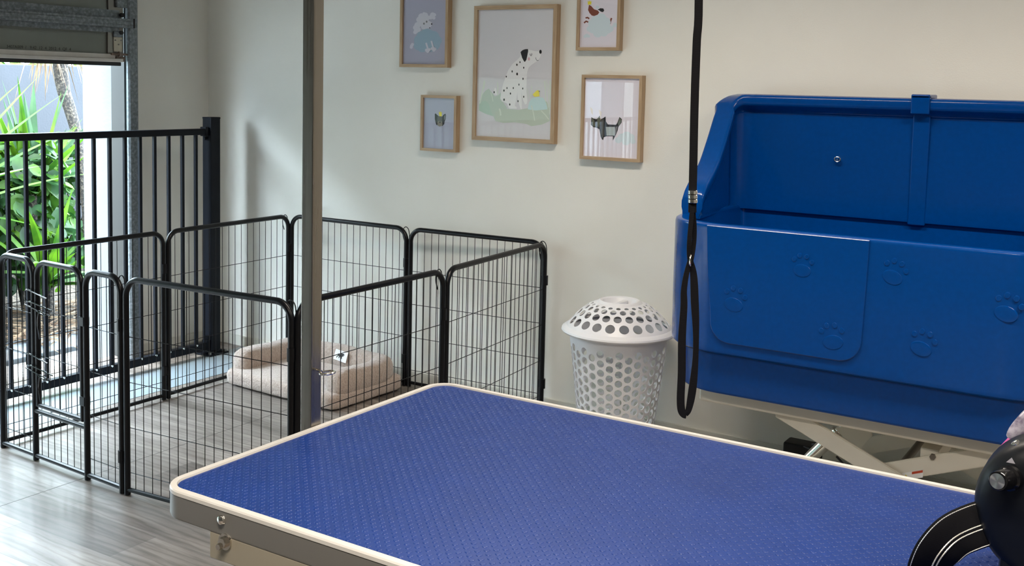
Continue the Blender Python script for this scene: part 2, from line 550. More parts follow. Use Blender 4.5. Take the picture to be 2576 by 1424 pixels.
ART = {
 'big': [
  ('sage', [(-2.8723,1.4209),(-2.8566,1.4515),(-2.839,1.473),(-2.8192,1.4824),(-2.8025,1.4648),(-2.7841,1.4473),(-2.7645,1.4537),(-2.7523,1.4659),(-2.7405,1.4246),(-2.7148,1.3956),(-2.7488,1.3348),(-2.7774,1.3307),(-2.7925,1.3572),(-2.8366,1.3798),(-2.8734,1.3877)]),
  ('sage2', [(-2.7822,1.3755),(-2.729,1.3922),(-2.6512,1.3887),(-2.5959,1.3992),(-2.5487,1.4298),(-2.5011,1.4311),(-2.4867,1.4026),(-2.4832,1.3432),(-2.5251,1.3256),(-2.5797,1.3161),(-2.6076,1.3253),(-2.6707,1.3303),(-2.7343,1.3249),(-2.7775,1.3322)]),
  ('paleblue', [(-2.5966,1.4227),(-2.5834,1.4435),(-2.5527,1.4501),(-2.5219,1.448),(-2.5042,1.4223),(-2.4967,1.3964),(-2.5612,1.3886),(-2.6026,1.3931)]),
  ('mint', [(-2.8737,1.4028),(-2.8559,1.4214),(-2.8378,1.4264),(-2.8193,1.4134),(-2.8039,1.3778),(-2.7925,1.3542),(-2.8362,1.3647),(-2.8731,1.3786)]),
  ('blade', [(-2.8656,1.4115),(-2.8519,1.4662),(-2.8427,1.5205),(-2.8485,1.5212),(-2.8577,1.467),(-2.8713,1.4124)]),
  ('blade', [(-2.8585,1.451),(-2.8462,1.4829),(-2.8382,1.5147),(-2.8418,1.5153),(-2.8497,1.4837),(-2.862,1.4519)]),
  ('blade', [(-2.7674,1.4535),(-2.766,1.4835),(-2.7689,1.5134),(-2.7739,1.513),(-2.771,1.4834),(-2.7724,1.4537)]),
  ('blade', [(-2.7925,1.4234),(-2.7972,1.4443),(-2.8062,1.4652),(-2.8096,1.4641),(-2.8007,1.4435),(-2.796,1.4228)]),
  ('blade', [(-2.5849,1.4491),(-2.5819,1.4756),(-2.583,1.502),(-2.5871,1.5019),(-2.586,1.4757),(-2.589,1.4494)]),
  ('blade', [(-2.5055,1.4311),(-2.5082,1.4775),(-2.5151,1.5238),(-2.5198,1.5233),(-2.513,1.4771),(-2.5102,1.4308)]),
  ('blade', [(-2.4901,1.4025),(-2.4923,1.459),(-2.4986,1.5153),(-2.5019,1.515),(-2.4957,1.4588),(-2.4934,1.4023)]),
  ('blade', [(-2.4831,1.3736),(-2.4817,1.449),(-2.4843,1.5241),(-2.4897,1.524),(-2.4871,1.4489),(-2.4885,1.3736)]),
  ('blade', [(-2.5992,1.4432),(-2.6013,1.4652),(-2.6074,1.4871),(-2.6101,1.4865),(-2.604,1.4648),(-2.602,1.443)]),
  ('blade', [(-2.5695,1.4538),(-2.5813,1.4564),(-2.5973,1.4589),(-2.5978,1.4566),(-2.582,1.4541),(-2.5702,1.4515)]),
  ('blade', [(-2.5321,1.3881),(-2.5091,1.3686),(-2.4903,1.349),(-2.4867,1.3516),(-2.5056,1.3713),(-2.5287,1.391)]),
  ('blade', [(-2.5608,1.3421),(-2.5684,1.3771),(-2.5801,1.4119),(-2.5848,1.4108),(-2.5731,1.3761),(-2.5656,1.3413)]),
  ('blade', [(-2.7452,1.3591),(-2.7471,1.3758),(-2.7534,1.3924),(-2.7616,1.3901),(-2.7555,1.3743),(-2.7537,1.3583)]),
  ('blade', [(-2.5108,1.4597),(-2.5063,1.4932),(-2.506,1.5266),(-2.5087,1.5266),(-2.509,1.4934),(-2.5135,1.46)]),
  ('paper_white', [(-2.6494,1.6327),(-2.6612,1.6209),(-2.6921,1.5972),(-2.7125,1.5704),(-2.7258,1.5407),(-2.7392,1.5078),(-2.7489,1.472),(-2.7534,1.4391),(-2.7441,1.4245),(-2.7154,1.4163),(-2.706,1.3958),(-2.7006,1.3924),(-2.6619,1.3936),(-2.6614,1.4002),(-2.6728,1.4072),(-2.6648,1.4355),(-2.6605,1.4681),(-2.6558,1.4269),(-2.6391,1.3914),(-2.6332,1.3928),(-2.6379,1.4715),(-2.6281,1.4335),(-2.6171,1.4138),(-2.6069,1.4194),(-2.6045,1.4342),(-2.6112,1.475),(-2.6113,1.5278),(-2.6092,1.5629),(-2.6012,1.5834),(-2.5878,1.5952),(-2.5608,1.6099),(-2.5475,1.6216),(-2.5394,1.6361),(-2.5382,1.6506),(-2.5486,1.6578),(-2.569,1.6577),(-2.5897,1.662),(-2.607,1.6643),(-2.6275,1.6591),(-2.6445,1.6444)]),
  ('paper_white', [(-2.7901,1.471),(-2.7851,1.4876),(-2.7797,1.4862),(-2.7699,1.4566),(-2.7752,1.4535),(-2.7879,1.4562)]),
  ('ink', [(-2.6482,1.6532),(-2.638,1.6619),(-2.6243,1.6663),(-2.6088,1.6672),(-2.6068,1.6591),(-2.6113,1.6358),(-2.6153,1.6183),(-2.6227,1.6089),(-2.6279,1.6109),(-2.6388,1.6269)]),
  ('ink', [(-2.5346,1.6549),(-2.5351,1.6509),(-2.5369,1.6477),(-2.5396,1.6459),(-2.5426,1.6459),(-2.5454,1.6477),(-2.5474,1.6509),(-2.5481,1.6549),(-2.5476,1.6589),(-2.5458,1.6621),(-2.5431,1.6639),(-2.5401,1.6639),(-2.5373,1.6622),(-2.5353,1.6589)]),
  ('ink', [(-2.6466,1.6072),(-2.6471,1.6045),(-2.6486,1.6028),(-2.6505,1.6027),(-2.6521,1.6044),(-2.6528,1.6072),(-2.6523,1.6099),(-2.6508,1.6116),(-2.6488,1.6117),(-2.6472,1.61)]),
  ('ink', [(-2.6623,1.5954),(-2.6629,1.5923),(-2.6648,1.5903),(-2.6671,1.5903),(-2.6691,1.5922),(-2.6699,1.5953),(-2.6693,1.5984),(-2.6674,1.6003),(-2.665,1.6004),(-2.6631,1.5985)]),
  ('ink', [(-2.6254,1.5823),(-2.6259,1.5795),(-2.6276,1.5778),(-2.6298,1.5778),(-2.6316,1.5794),(-2.6323,1.5822),(-2.6317,1.5849),(-2.63,1.5867),(-2.6279,1.5867),(-2.6261,1.585)]),
  ('ink', [(-2.6877,1.5645),(-2.6883,1.5614),(-2.69,1.5594),(-2.6921,1.5594),(-2.6939,1.5613),(-2.6947,1.5644),(-2.6941,1.5675),(-2.6924,1.5695),(-2.6902,1.5695),(-2.6884,1.5676)]),
  ('ink', [(-2.659,1.5531),(-2.6598,1.5491),(-2.6622,1.5466),(-2.6652,1.5466),(-2.6677,1.549),(-2.6688,1.553),(-2.6679,1.557),(-2.6656,1.5595),(-2.6625,1.5595),(-2.66,1.5571)]),
  ('ink', [(-2.7195,1.5402),(-2.72,1.5375),(-2.7215,1.5359),(-2.7235,1.5359),(-2.7251,1.5375),(-2.7258,1.5401),(-2.7253,1.5427),(-2.7237,1.5443),(-2.7218,1.5443),(-2.7201,1.5428)]),
  ('ink', [(-2.6277,1.5316),(-2.6283,1.5285),(-2.63,1.5265),(-2.6321,1.5265),(-2.6339,1.5284),(-2.6347,1.5315),(-2.6341,1.5346),(-2.6324,1.5365),(-2.6303,1.5366),(-2.6285,1.5347)]),
  ('ink', [(-2.6492,1.5045),(-2.6498,1.5015),(-2.6513,1.4997),(-2.6532,1.4997),(-2.6548,1.5015),(-2.6555,1.5044),(-2.655,1.5073),(-2.6535,1.5092),(-2.6515,1.5092),(-2.6499,1.5074)]),
  ('ink', [(-2.7141,1.4876),(-2.7147,1.4848),(-2.7162,1.483),(-2.7182,1.483),(-2.7198,1.4847),(-2.7205,1.4874),(-2.72,1.4902),(-2.7184,1.492),(-2.7165,1.492),(-2.7148,1.4903)]),
  ('ink', [(-2.6796,1.4883),(-2.6801,1.4855),(-2.6817,1.4837),(-2.6836,1.4837),(-2.6852,1.4854),(-2.6859,1.4881),(-2.6854,1.4909),(-2.6839,1.4927),(-2.6819,1.4927),(-2.6803,1.491)]),
  ('ink', [(-2.7298,1.4754),(-2.7304,1.4722),(-2.7323,1.4702),(-2.7347,1.4702),(-2.7368,1.4721),(-2.7376,1.4752),(-2.7369,1.4784),(-2.735,1.4803),(-2.7326,1.4804),(-2.7306,1.4785)]),
  ('ink', [(-2.6279,1.487),(-2.6284,1.4842),(-2.6299,1.4825),(-2.6318,1.4825),(-2.6334,1.4841),(-2.6341,1.4869),(-2.6336,1.4896),(-2.6321,1.4914),(-2.6301,1.4914),(-2.6285,1.4898)]),
  ('ink', [(-2.694,1.4625),(-2.6946,1.4596),(-2.6963,1.4577),(-2.6985,1.4577),(-2.7003,1.4594),(-2.7011,1.4624),(-2.7005,1.4654),(-2.6988,1.4672),(-2.6966,1.4673),(-2.6948,1.4655)]),
  ('ink', [(-2.7846,1.4667),(-2.7852,1.4635),(-2.7869,1.4615),(-2.7891,1.4615),(-2.791,1.4634),(-2.7918,1.4665),(-2.7912,1.4697),(-2.7894,1.4717),(-2.7872,1.4717),(-2.7853,1.4698)]),
  ('ink', [(-2.6216,1.4496),(-2.6221,1.4466),(-2.6236,1.4448),(-2.6255,1.4447),(-2.6272,1.4465),(-2.6278,1.4494),(-2.6273,1.4524),(-2.6258,1.4542),(-2.6239,1.4543),(-2.6223,1.4525)]),
  ('ink', [(-2.7276,1.4332),(-2.7283,1.4297),(-2.7304,1.4275),(-2.733,1.4274),(-2.7352,1.4295),(-2.7361,1.433),(-2.7354,1.4365),(-2.7333,1.4387),(-2.7307,1.4388),(-2.7285,1.4367)]),
  ('ink', [(-2.652,1.4285),(-2.6525,1.4253),(-2.654,1.4234),(-2.656,1.4233),(-2.6576,1.4252),(-2.6583,1.4283),(-2.6578,1.4314),(-2.6563,1.4334),(-2.6543,1.4335),(-2.6527,1.4316)]),
  ('ink', [(-2.6962,1.4121),(-2.6968,1.409),(-2.6985,1.407),(-2.7007,1.4069),(-2.7025,1.4088),(-2.7032,1.4119),(-2.7027,1.4151),(-2.7009,1.4171),(-2.6988,1.4171),(-2.6969,1.4153)]),
  ('ink', [(-2.5973,1.6459),(-2.5957,1.639),(-2.591,1.6349),(-2.5865,1.6391),(-2.586,1.6475),(-2.5884,1.6476),(-2.5888,1.6397),(-2.591,1.6369),(-2.5934,1.6397),(-2.5949,1.6462)]),
  ('ink', [(-2.5668,1.6295),(-2.5648,1.6212),(-2.5595,1.6156),(-2.5541,1.6143),(-2.5497,1.6159),(-2.5505,1.6175),(-2.5542,1.6161),(-2.5583,1.617),(-2.5629,1.6219),(-2.5648,1.6298)]),
  ('blush', [(-2.5958,1.6225),(-2.5963,1.6192),(-2.5978,1.6165),(-2.6001,1.6151),(-2.6027,1.615),(-2.6051,1.6165),(-2.6068,1.6191),(-2.6075,1.6224),(-2.607,1.6257),(-2.6055,1.6283),(-2.6031,1.6298),(-2.6005,1.6298),(-2.5982,1.6284),(-2.5965,1.6258)]),
  ('yellow', [(-2.577,1.4612),(-2.567,1.4702),(-2.5553,1.4798),(-2.5485,1.4817),(-2.5405,1.4772),(-2.5424,1.4708),(-2.5398,1.4534),(-2.5664,1.4504)]),
  ('grey', [(-2.5483,1.4765),(-2.5371,1.479),(-2.5397,1.4732)]),
 ],
 'ul': [
  ('skyblue', [(-3.1297,1.7187),(-3.1336,1.7018),(-3.1453,1.6875),(-3.1631,1.678),(-3.1843,1.6746),(-3.2058,1.6779),(-3.2242,1.6876),(-3.2367,1.7021),(-3.2413,1.7191),(-3.2374,1.7361),(-3.2254,1.7505),(-3.2074,1.76),(-3.1861,1.7632),(-3.1647,1.7596),(-3.1466,1.7499),(-3.1343,1.7356)]),
  ('skyblue', [(-3.1939,1.7071),(-3.1964,1.6962),(-3.204,1.687),(-3.2155,1.6809),(-3.2293,1.6787),(-3.2431,1.6809),(-3.255,1.6871),(-3.263,1.6964),(-3.266,1.7073),(-3.2635,1.7182),(-3.2558,1.7275),(-3.2442,1.7336),(-3.2304,1.7357),(-3.2166,1.7334),(-3.2048,1.7272),(-3.1969,1.718)]),
  ('skyblue', [(-3.1115,1.7245),(-3.114,1.7133),(-3.1218,1.7038),(-3.1336,1.6974),(-3.1477,1.6952),(-3.1619,1.6975),(-3.174,1.7039),(-3.1823,1.7135),(-3.1853,1.7248),(-3.1827,1.7361),(-3.1749,1.7456),(-3.163,1.7519),(-3.1489,1.754),(-3.1347,1.7517),(-3.1227,1.7453),(-3.1145,1.7357)]),
  ('skyblue', [(-3.0965,1.7068),(-3.0985,1.6979),(-3.1047,1.6903),(-3.1141,1.6852),(-3.1253,1.6834),(-3.1366,1.6852),(-3.1463,1.6903),(-3.1529,1.698),(-3.1553,1.707),(-3.1532,1.716),(-3.147,1.7236),(-3.1375,1.7287),(-3.1263,1.7304),(-3.115,1.7286),(-3.1054,1.7234),(-3.0989,1.7158)]),
  ('skyblue', [(-3.2069,1.6834),(-3.209,1.6744),(-3.2153,1.6667),(-3.225,1.6615),(-3.2364,1.6597),(-3.248,1.6615),(-3.2579,1.6666),(-3.2646,1.6743),(-3.2671,1.6835),(-3.2649,1.6926),(-3.2585,1.7003),(-3.2488,1.7054),(-3.2373,1.7072),(-3.2258,1.7054),(-3.216,1.7002),(-3.2093,1.6925)]),
  ('skyblue', [(-3.1843,1.6746),(-3.1864,1.6655),(-3.1927,1.6578),(-3.2023,1.6527),(-3.2137,1.6508),(-3.2252,1.6526),(-3.2351,1.6577),(-3.2418,1.6654),(-3.2442,1.6745),(-3.2421,1.6836),(-3.2357,1.6914),(-3.2261,1.6965),(-3.2147,1.6983),(-3.2032,1.6965),(-3.1934,1.6913),(-3.1868,1.6836)]),
  ('skyblue', [(-3.1328,1.6893),(-3.1359,1.6758),(-3.1452,1.6643),(-3.1595,1.6566),(-3.1765,1.6539),(-3.1936,1.6565),(-3.2083,1.6642),(-3.2183,1.6758),(-3.222,1.6894),(-3.2188,1.703),(-3.2093,1.7145),(-3.1949,1.7221),(-3.1779,1.7248),(-3.1608,1.722),(-3.1463,1.7143),(-3.1364,1.7028)]),
  ('skyblue', [(-3.107,1.6864),(-3.1093,1.6762),(-3.1163,1.6677),(-3.1269,1.6619),(-3.1396,1.6599),(-3.1523,1.6619),(-3.1632,1.6676),(-3.1707,1.6762),(-3.1734,1.6864),(-3.1711,1.6966),(-3.164,1.7052),(-3.1533,1.7109),(-3.1406,1.7128),(-3.1279,1.7108),(-3.1171,1.705),(-3.1097,1.6965)]),
  ('skyblue', [(-3.1672,1.7453),(-3.169,1.7375),(-3.1745,1.7308),(-3.1828,1.7264),(-3.1928,1.7248),(-3.2028,1.7265),(-3.2114,1.731),(-3.2172,1.7377),(-3.2193,1.7457),(-3.2175,1.7536),(-3.2119,1.7603),(-3.2036,1.7647),(-3.1936,1.7662),(-3.1836,1.7645),(-3.1751,1.76),(-3.1693,1.7532)]),
  ('skyblue', [(-3.1966,1.7308),(-3.1985,1.7229),(-3.204,1.7162),(-3.2124,1.7117),(-3.2224,1.7102),(-3.2325,1.7118),(-3.2411,1.7163),(-3.2469,1.7231),(-3.2491,1.731),(-3.2472,1.739),(-3.2417,1.7457),(-3.2332,1.7501),(-3.2232,1.7516),(-3.2131,1.75),(-3.2046,1.7454),(-3.1988,1.7387)]),
  ('skyblue', [(-3.1412,1.6687),(-3.1427,1.6624),(-3.147,1.657),(-3.1537,1.6534),(-3.1616,1.6522),(-3.1696,1.6534),(-3.1764,1.657),(-3.181,1.6623),(-3.1827,1.6687),(-3.1813,1.675),(-3.1768,1.6804),(-3.1702,1.684),(-3.1623,1.6852),(-3.1543,1.6839),(-3.1475,1.6804),(-3.1429,1.675)]),
  ('cloudwhite', [(-3.1999,1.8223),(-3.2026,1.8141),(-3.2101,1.8081),(-3.2205,1.806),(-3.231,1.8084),(-3.2389,1.8146),(-3.2418,1.8229),(-3.2392,1.8311),(-3.2316,1.8371),(-3.2212,1.8391),(-3.2107,1.8367),(-3.2029,1.8306)]),
  ('cloudwhite', [(-3.2176,1.8078),(-3.2198,1.8007),(-3.2263,1.7956),(-3.2353,1.7938),(-3.2443,1.7958),(-3.251,1.8011),(-3.2536,1.8082),(-3.2513,1.8153),(-3.2448,1.8204),(-3.2358,1.8222),(-3.2268,1.8202),(-3.2201,1.8149)]),
  ('cloudwhite', [(-3.1807,1.8279),(-3.183,1.8209),(-3.1894,1.8158),(-3.1983,1.814),(-3.2073,1.816),(-3.2139,1.8213),(-3.2165,1.8284),(-3.2142,1.8355),(-3.2078,1.8405),(-3.1988,1.8423),(-3.1899,1.8403),(-3.1833,1.835)]),
  ('cloudwhite', [(-3.1708,1.816),(-3.1729,1.8095),(-3.1788,1.8049),(-3.1869,1.8033),(-3.1951,1.8051),(-3.2012,1.8099),(-3.2035,1.8164),(-3.2015,1.8229),(-3.1956,1.8276),(-3.1874,1.8292),(-3.1792,1.8273),(-3.1732,1.8225)]),
  ('cloudwhite', [(-3.1869,1.8044),(-3.1897,1.7956),(-3.1978,1.7892),(-3.2089,1.787),(-3.2202,1.7895),(-3.2285,1.7961),(-3.2317,1.805),(-3.2289,1.8138),(-3.2208,1.8202),(-3.2096,1.8224),(-3.1984,1.8199),(-3.1901,1.8133)]),
  ('cloudwhite', [(-3.1379,1.829),(-3.1399,1.8226),(-3.1458,1.8179),(-3.1539,1.8163),(-3.162,1.8182),(-3.1681,1.823),(-3.1704,1.8295),(-3.1683,1.8359),(-3.1625,1.8406),(-3.1544,1.8421),(-3.1462,1.8403),(-3.1402,1.8355)]),
  ('cloudwhite', [(-3.1328,1.8301),(-3.1341,1.826),(-3.1378,1.8231),(-3.1429,1.822),(-3.1481,1.8232),(-3.1519,1.8263),(-3.1534,1.8304),(-3.1521,1.8345),(-3.1484,1.8374),(-3.1433,1.8384),(-3.1381,1.8373),(-3.1343,1.8342)]),
  ('cloudwhite', [(-3.1517,1.8186),(-3.1534,1.8134),(-3.1581,1.8096),(-3.1648,1.8083),(-3.1715,1.8098),(-3.1764,1.8137),(-3.1783,1.819),(-3.1766,1.8243),(-3.1718,1.8281),(-3.1652,1.8294),(-3.1585,1.8279),(-3.1536,1.824)]),
  ('cloudwhite', [(-3.1362,1.8155),(-3.1375,1.8114),(-3.1412,1.8085),(-3.1463,1.8074),(-3.1515,1.8086),(-3.1553,1.8117),(-3.1568,1.8158),(-3.1555,1.8199),(-3.1518,1.8228),(-3.1466,1.8239),(-3.1415,1.8227),(-3.1376,1.8196)]),
  ('cloudwhite', [(-3.215,1.793),(-3.2171,1.7865),(-3.223,1.7818),(-3.2312,1.7801),(-3.2395,1.782),(-3.2457,1.7868),(-3.248,1.7933),(-3.2459,1.7998),(-3.24,1.8045),(-3.2318,1.8062),(-3.2235,1.8043),(-3.2174,1.7995)]),
  ('cloudwhite', [(-3.2253,1.7813),(-3.2277,1.7736),(-3.2348,1.768),(-3.2445,1.766),(-3.2543,1.7682),(-3.2616,1.7739),(-3.2644,1.7817),(-3.2619,1.7894),(-3.2548,1.7949),(-3.2451,1.7969),(-3.2353,1.7947),(-3.228,1.789)]),
  ('cloudwhite', [(-3.2423,1.7696),(-3.2442,1.7637),(-3.2496,1.7594),(-3.2571,1.7578),(-3.2647,1.7595),(-3.2703,1.7639),(-3.2725,1.7698),(-3.2706,1.7758),(-3.2651,1.7801),(-3.2576,1.7816),(-3.25,1.7799),(-3.2444,1.7755)]),
  ('cloudwhite', [(-3.2368,1.7547),(-3.2387,1.7488),(-3.2441,1.7445),(-3.2516,1.7429),(-3.2592,1.7446),(-3.2648,1.749),(-3.2669,1.7549),(-3.265,1.7609),(-3.2596,1.7652),(-3.252,1.7667),(-3.2445,1.765),(-3.2389,1.7606)]),
  ('cloudwhite', [(-3.2464,1.7477),(-3.2479,1.7429),(-3.2523,1.7395),(-3.2583,1.7382),(-3.2644,1.7395),(-3.2688,1.743),(-3.2706,1.7478),(-3.269,1.7526),(-3.2647,1.756),(-3.2586,1.7572),(-3.2526,1.7559),(-3.2481,1.7524)]),
  ('cloudwhite', [(-3.2234,1.7605),(-3.2253,1.7546),(-3.2307,1.7503),(-3.2381,1.7488),(-3.2457,1.7504),(-3.2513,1.7548),(-3.2534,1.7608),(-3.2515,1.7667),(-3.2461,1.771),(-3.2386,1.7725),(-3.2311,1.7708),(-3.2255,1.7665)]),
  ('cloudwhite', [(-3.1973,1.837),(-3.1984,1.8335),(-3.2016,1.8309),(-3.2061,1.83),(-3.2105,1.8311),(-3.2139,1.8337),(-3.2151,1.8373),(-3.214,1.8408),(-3.2108,1.8433),(-3.2063,1.8442),(-3.2018,1.8432),(-3.1985,1.8405)]),
  ('cloudwhite', [(-3.2153,1.8048),(-3.187,1.8074),(-3.1586,1.7941),(-3.1554,1.7835),(-3.1669,1.7671),(-3.1861,1.7649),(-3.2084,1.7604),(-3.2197,1.7635),(-3.2276,1.7842)]),
  ('grey', [(-3.2,1.7887),(-3.2009,1.7856),(-3.2035,1.7837),(-3.2067,1.7837),(-3.2094,1.7856),(-3.2105,1.7888),(-3.2095,1.7919),(-3.2069,1.7938),(-3.2037,1.7938),(-3.2011,1.7918)]),
  ('grey', [(-3.1838,1.7979),(-3.1848,1.7948),(-3.1873,1.7929),(-3.1905,1.7929),(-3.1932,1.7949),(-3.1942,1.798),(-3.1933,1.8011),(-3.1907,1.803),(-3.1875,1.803),(-3.1849,1.801)]),
  ('ink', [(-3.1547,1.7864),(-3.1554,1.7836),(-3.1572,1.782),(-3.1595,1.782),(-3.1613,1.7837),(-3.1621,1.7865),(-3.1615,1.7892),(-3.1596,1.7909),(-3.1574,1.7909),(-3.1555,1.7892)]),
  ('ink', [(-3.1669,1.7683),(-3.1677,1.7662),(-3.1698,1.7654),(-3.1719,1.7663),(-3.1728,1.7684),(-3.172,1.7704),(-3.1699,1.7713),(-3.1678,1.7704)]),
  ('cloudwhite', [(-3.1957,1.6953),(-3.1855,1.6693),(-3.1755,1.6716),(-3.1857,1.6976)]),
  ('cloudwhite', [(-3.1639,1.7047),(-3.1522,1.6735),(-3.1423,1.6757),(-3.154,1.7069)]),
  ('cloudwhite', [(-3.1685,1.6628),(-3.1702,1.6583),(-3.175,1.6554),(-3.181,1.6554),(-3.1859,1.6582),(-3.1878,1.6627),(-3.186,1.6673),(-3.1813,1.6701),(-3.1753,1.6701),(-3.1704,1.6673)]),
  ('cloudwhite', [(-3.1774,1.661),(-3.1791,1.6565),(-3.1839,1.6537),(-3.1899,1.6536),(-3.1948,1.6564),(-3.1967,1.6609),(-3.195,1.6655),(-3.1902,1.6683),(-3.1842,1.6683),(-3.1793,1.6655)]),
  ('cloudwhite', [(-3.1611,1.6634),(-3.1628,1.6589),(-3.1676,1.6561),(-3.1735,1.656),(-3.1784,1.6588),(-3.1804,1.6633),(-3.1786,1.6679),(-3.1738,1.6707),(-3.1679,1.6707),(-3.163,1.6679)]),
  ('cloudwhite', [(-3.1698,1.6551),(-3.1716,1.6506),(-3.1763,1.6478),(-3.1823,1.6477),(-3.1872,1.6505),(-3.1891,1.655),(-3.1874,1.6596),(-3.1826,1.6624),(-3.1766,1.6624),(-3.1717,1.6596)]),
  ('cloudwhite', [(-3.1361,1.6705),(-3.1378,1.666),(-3.1426,1.6632),(-3.1485,1.6632),(-3.1534,1.666),(-3.1553,1.6705),(-3.1535,1.675),(-3.1488,1.6778),(-3.1429,1.6778),(-3.138,1.675)]),
  ('cloudwhite', [(-3.1434,1.6681),(-3.1452,1.6636),(-3.1499,1.6608),(-3.1558,1.6608),(-3.1607,1.6636),(-3.1626,1.6681),(-3.1609,1.6726),(-3.1561,1.6754),(-3.1502,1.6754),(-3.1453,1.6726)]),
  ('cloudwhite', [(-3.1272,1.667),(-3.1289,1.6625),(-3.1336,1.6597),(-3.1396,1.6597),(-3.1444,1.6624),(-3.1463,1.6669),(-3.1446,1.6714),(-3.1399,1.6742),(-3.1339,1.6742),(-3.1291,1.6715)]),
  ('cloudwhite', [(-3.1329,1.6611),(-3.1347,1.6566),(-3.1394,1.6538),(-3.1453,1.6538),(-3.1502,1.6565),(-3.1521,1.661),(-3.1504,1.6655),(-3.1456,1.6683),(-3.1397,1.6683),(-3.1349,1.6656)]),
  ('cloudwhite', [(-3.2686,1.6823),(-3.2704,1.6777),(-3.2752,1.6749),(-3.2813,1.6749),(-3.2863,1.6777),(-3.2883,1.6823),(-3.2865,1.6868),(-3.2816,1.6897),(-3.2755,1.6897),(-3.2705,1.6868)]),
  ('cloudwhite', [(-3.2634,1.6882),(-3.2652,1.6837),(-3.27,1.6809),(-3.2761,1.6809),(-3.2811,1.6837),(-3.2831,1.6882),(-3.2813,1.6928),(-3.2764,1.6956),(-3.2703,1.6956),(-3.2653,1.6928)]),
  ('cloudwhite', [(-3.2707,1.6751),(-3.2725,1.6706),(-3.2774,1.6677),(-3.2835,1.6677),(-3.2885,1.6705),(-3.2904,1.6751),(-3.2886,1.6797),(-3.2838,1.6825),(-3.2777,1.6825),(-3.2727,1.6797)]),
 ],
 'ur': [
  ('brown', [(-2.299,1.8611),(-2.2877,1.8555),(-2.2726,1.8408),(-2.2542,1.8352),(-2.2466,1.8271),(-2.2536,1.8176),(-2.2716,1.8115),(-2.2839,1.8143),(-2.2953,1.8252),(-2.3031,1.8387)]),
  ('ink', [(-2.2555,1.8389),(-2.2424,1.845),(-2.2272,1.8437),(-2.2227,1.8346),(-2.2285,1.8278),(-2.2388,1.8296),(-2.2469,1.8356)]),
  ('brown', [(-2.3132,1.8001),(-2.3051,1.8021),(-2.2979,1.7973),(-2.2935,1.8029),(-2.3038,1.8089),(-2.3153,1.8069)]),
  ('brown', [(-2.3183,1.7794),(-2.3099,1.7861),(-2.3017,1.782),(-2.2985,1.7883),(-2.3115,1.793),(-2.3236,1.7849)]),
  ('brown', [(-2.1892,1.7756),(-2.1861,1.7892),(-2.1818,1.8005),(-2.1892,1.803),(-2.1937,1.7912),(-2.1968,1.7773)]),
  ('cloudblue', [(-2.202,1.7575),(-2.2051,1.7432),(-2.2151,1.7318),(-2.2299,1.7256),(-2.2467,1.7256),(-2.262,1.7321),(-2.2729,1.7437),(-2.2771,1.7581),(-2.2739,1.7725),(-2.2638,1.7839),(-2.2489,1.7901),(-2.2321,1.7899),(-2.2169,1.7833),(-2.2061,1.7718)]),
  ('cloudblue', [(-2.2503,1.7579),(-2.2525,1.7482),(-2.2593,1.7404),(-2.2695,1.7362),(-2.2809,1.7363),(-2.2914,1.7407),(-2.2988,1.7486),(-2.3017,1.7584),(-2.2994,1.7681),(-2.2925,1.7759),(-2.2824,1.7801),(-2.2709,1.78),(-2.2605,1.7755),(-2.2532,1.7676)]),
  ('cloudblue', [(-2.1803,1.7546),(-2.1822,1.7459),(-2.1883,1.739),(-2.1973,1.7351),(-2.2075,1.7352),(-2.2168,1.7392),(-2.2234,1.7462),(-2.226,1.755),(-2.224,1.7638),(-2.2179,1.7707),(-2.2088,1.7745),(-2.1987,1.7744),(-2.1894,1.7704),(-2.1828,1.7634)]),
  ('cloudblue', [(-2.2094,1.8),(-2.2116,1.7903),(-2.2184,1.7827),(-2.2284,1.7785),(-2.2397,1.7786),(-2.2501,1.783),(-2.2574,1.7909),(-2.2603,1.8007),(-2.2581,1.8103),(-2.2513,1.818),(-2.2412,1.8222),(-2.2299,1.822),(-2.2196,1.8175),(-2.2123,1.8097)]),
  ('cloudblue', [(-2.2406,1.7924),(-2.2426,1.7837),(-2.2487,1.7767),(-2.2578,1.7729),(-2.2681,1.773),(-2.2776,1.777),(-2.2843,1.7841),(-2.2869,1.793),(-2.2849,1.8018),(-2.2787,1.8088),(-2.2695,1.8125),(-2.2592,1.8124),(-2.2498,1.8083),(-2.2432,1.8012)]),
  ('cloudblue', [(-2.1891,1.7838),(-2.1911,1.7747),(-2.1975,1.7674),(-2.207,1.7634),(-2.2178,1.7635),(-2.2276,1.7677),(-2.2346,1.7751),(-2.2373,1.7844),(-2.2352,1.7936),(-2.2287,1.8009),(-2.2192,1.8049),(-2.2085,1.8047),(-2.1987,1.8005),(-2.1918,1.793)]),
  ('cloudblue', [(-2.2644,1.7794),(-2.266,1.7724),(-2.2709,1.7669),(-2.2781,1.7639),(-2.2863,1.764),(-2.2938,1.7671),(-2.2991,1.7728),(-2.3012,1.7798),(-2.2996,1.7867),(-2.2946,1.7923),(-2.2874,1.7953),(-2.2792,1.7952),(-2.2717,1.792),(-2.2665,1.7863)]),
  ('cloudblue', [(-2.2266,1.7391),(-2.2287,1.7299),(-2.2352,1.7225),(-2.2448,1.7184),(-2.2556,1.7184),(-2.2655,1.7226),(-2.2726,1.7301),(-2.2753,1.7394),(-2.2732,1.7487),(-2.2667,1.7561),(-2.257,1.7601),(-2.2462,1.76),(-2.2363,1.7558),(-2.2293,1.7483)]),
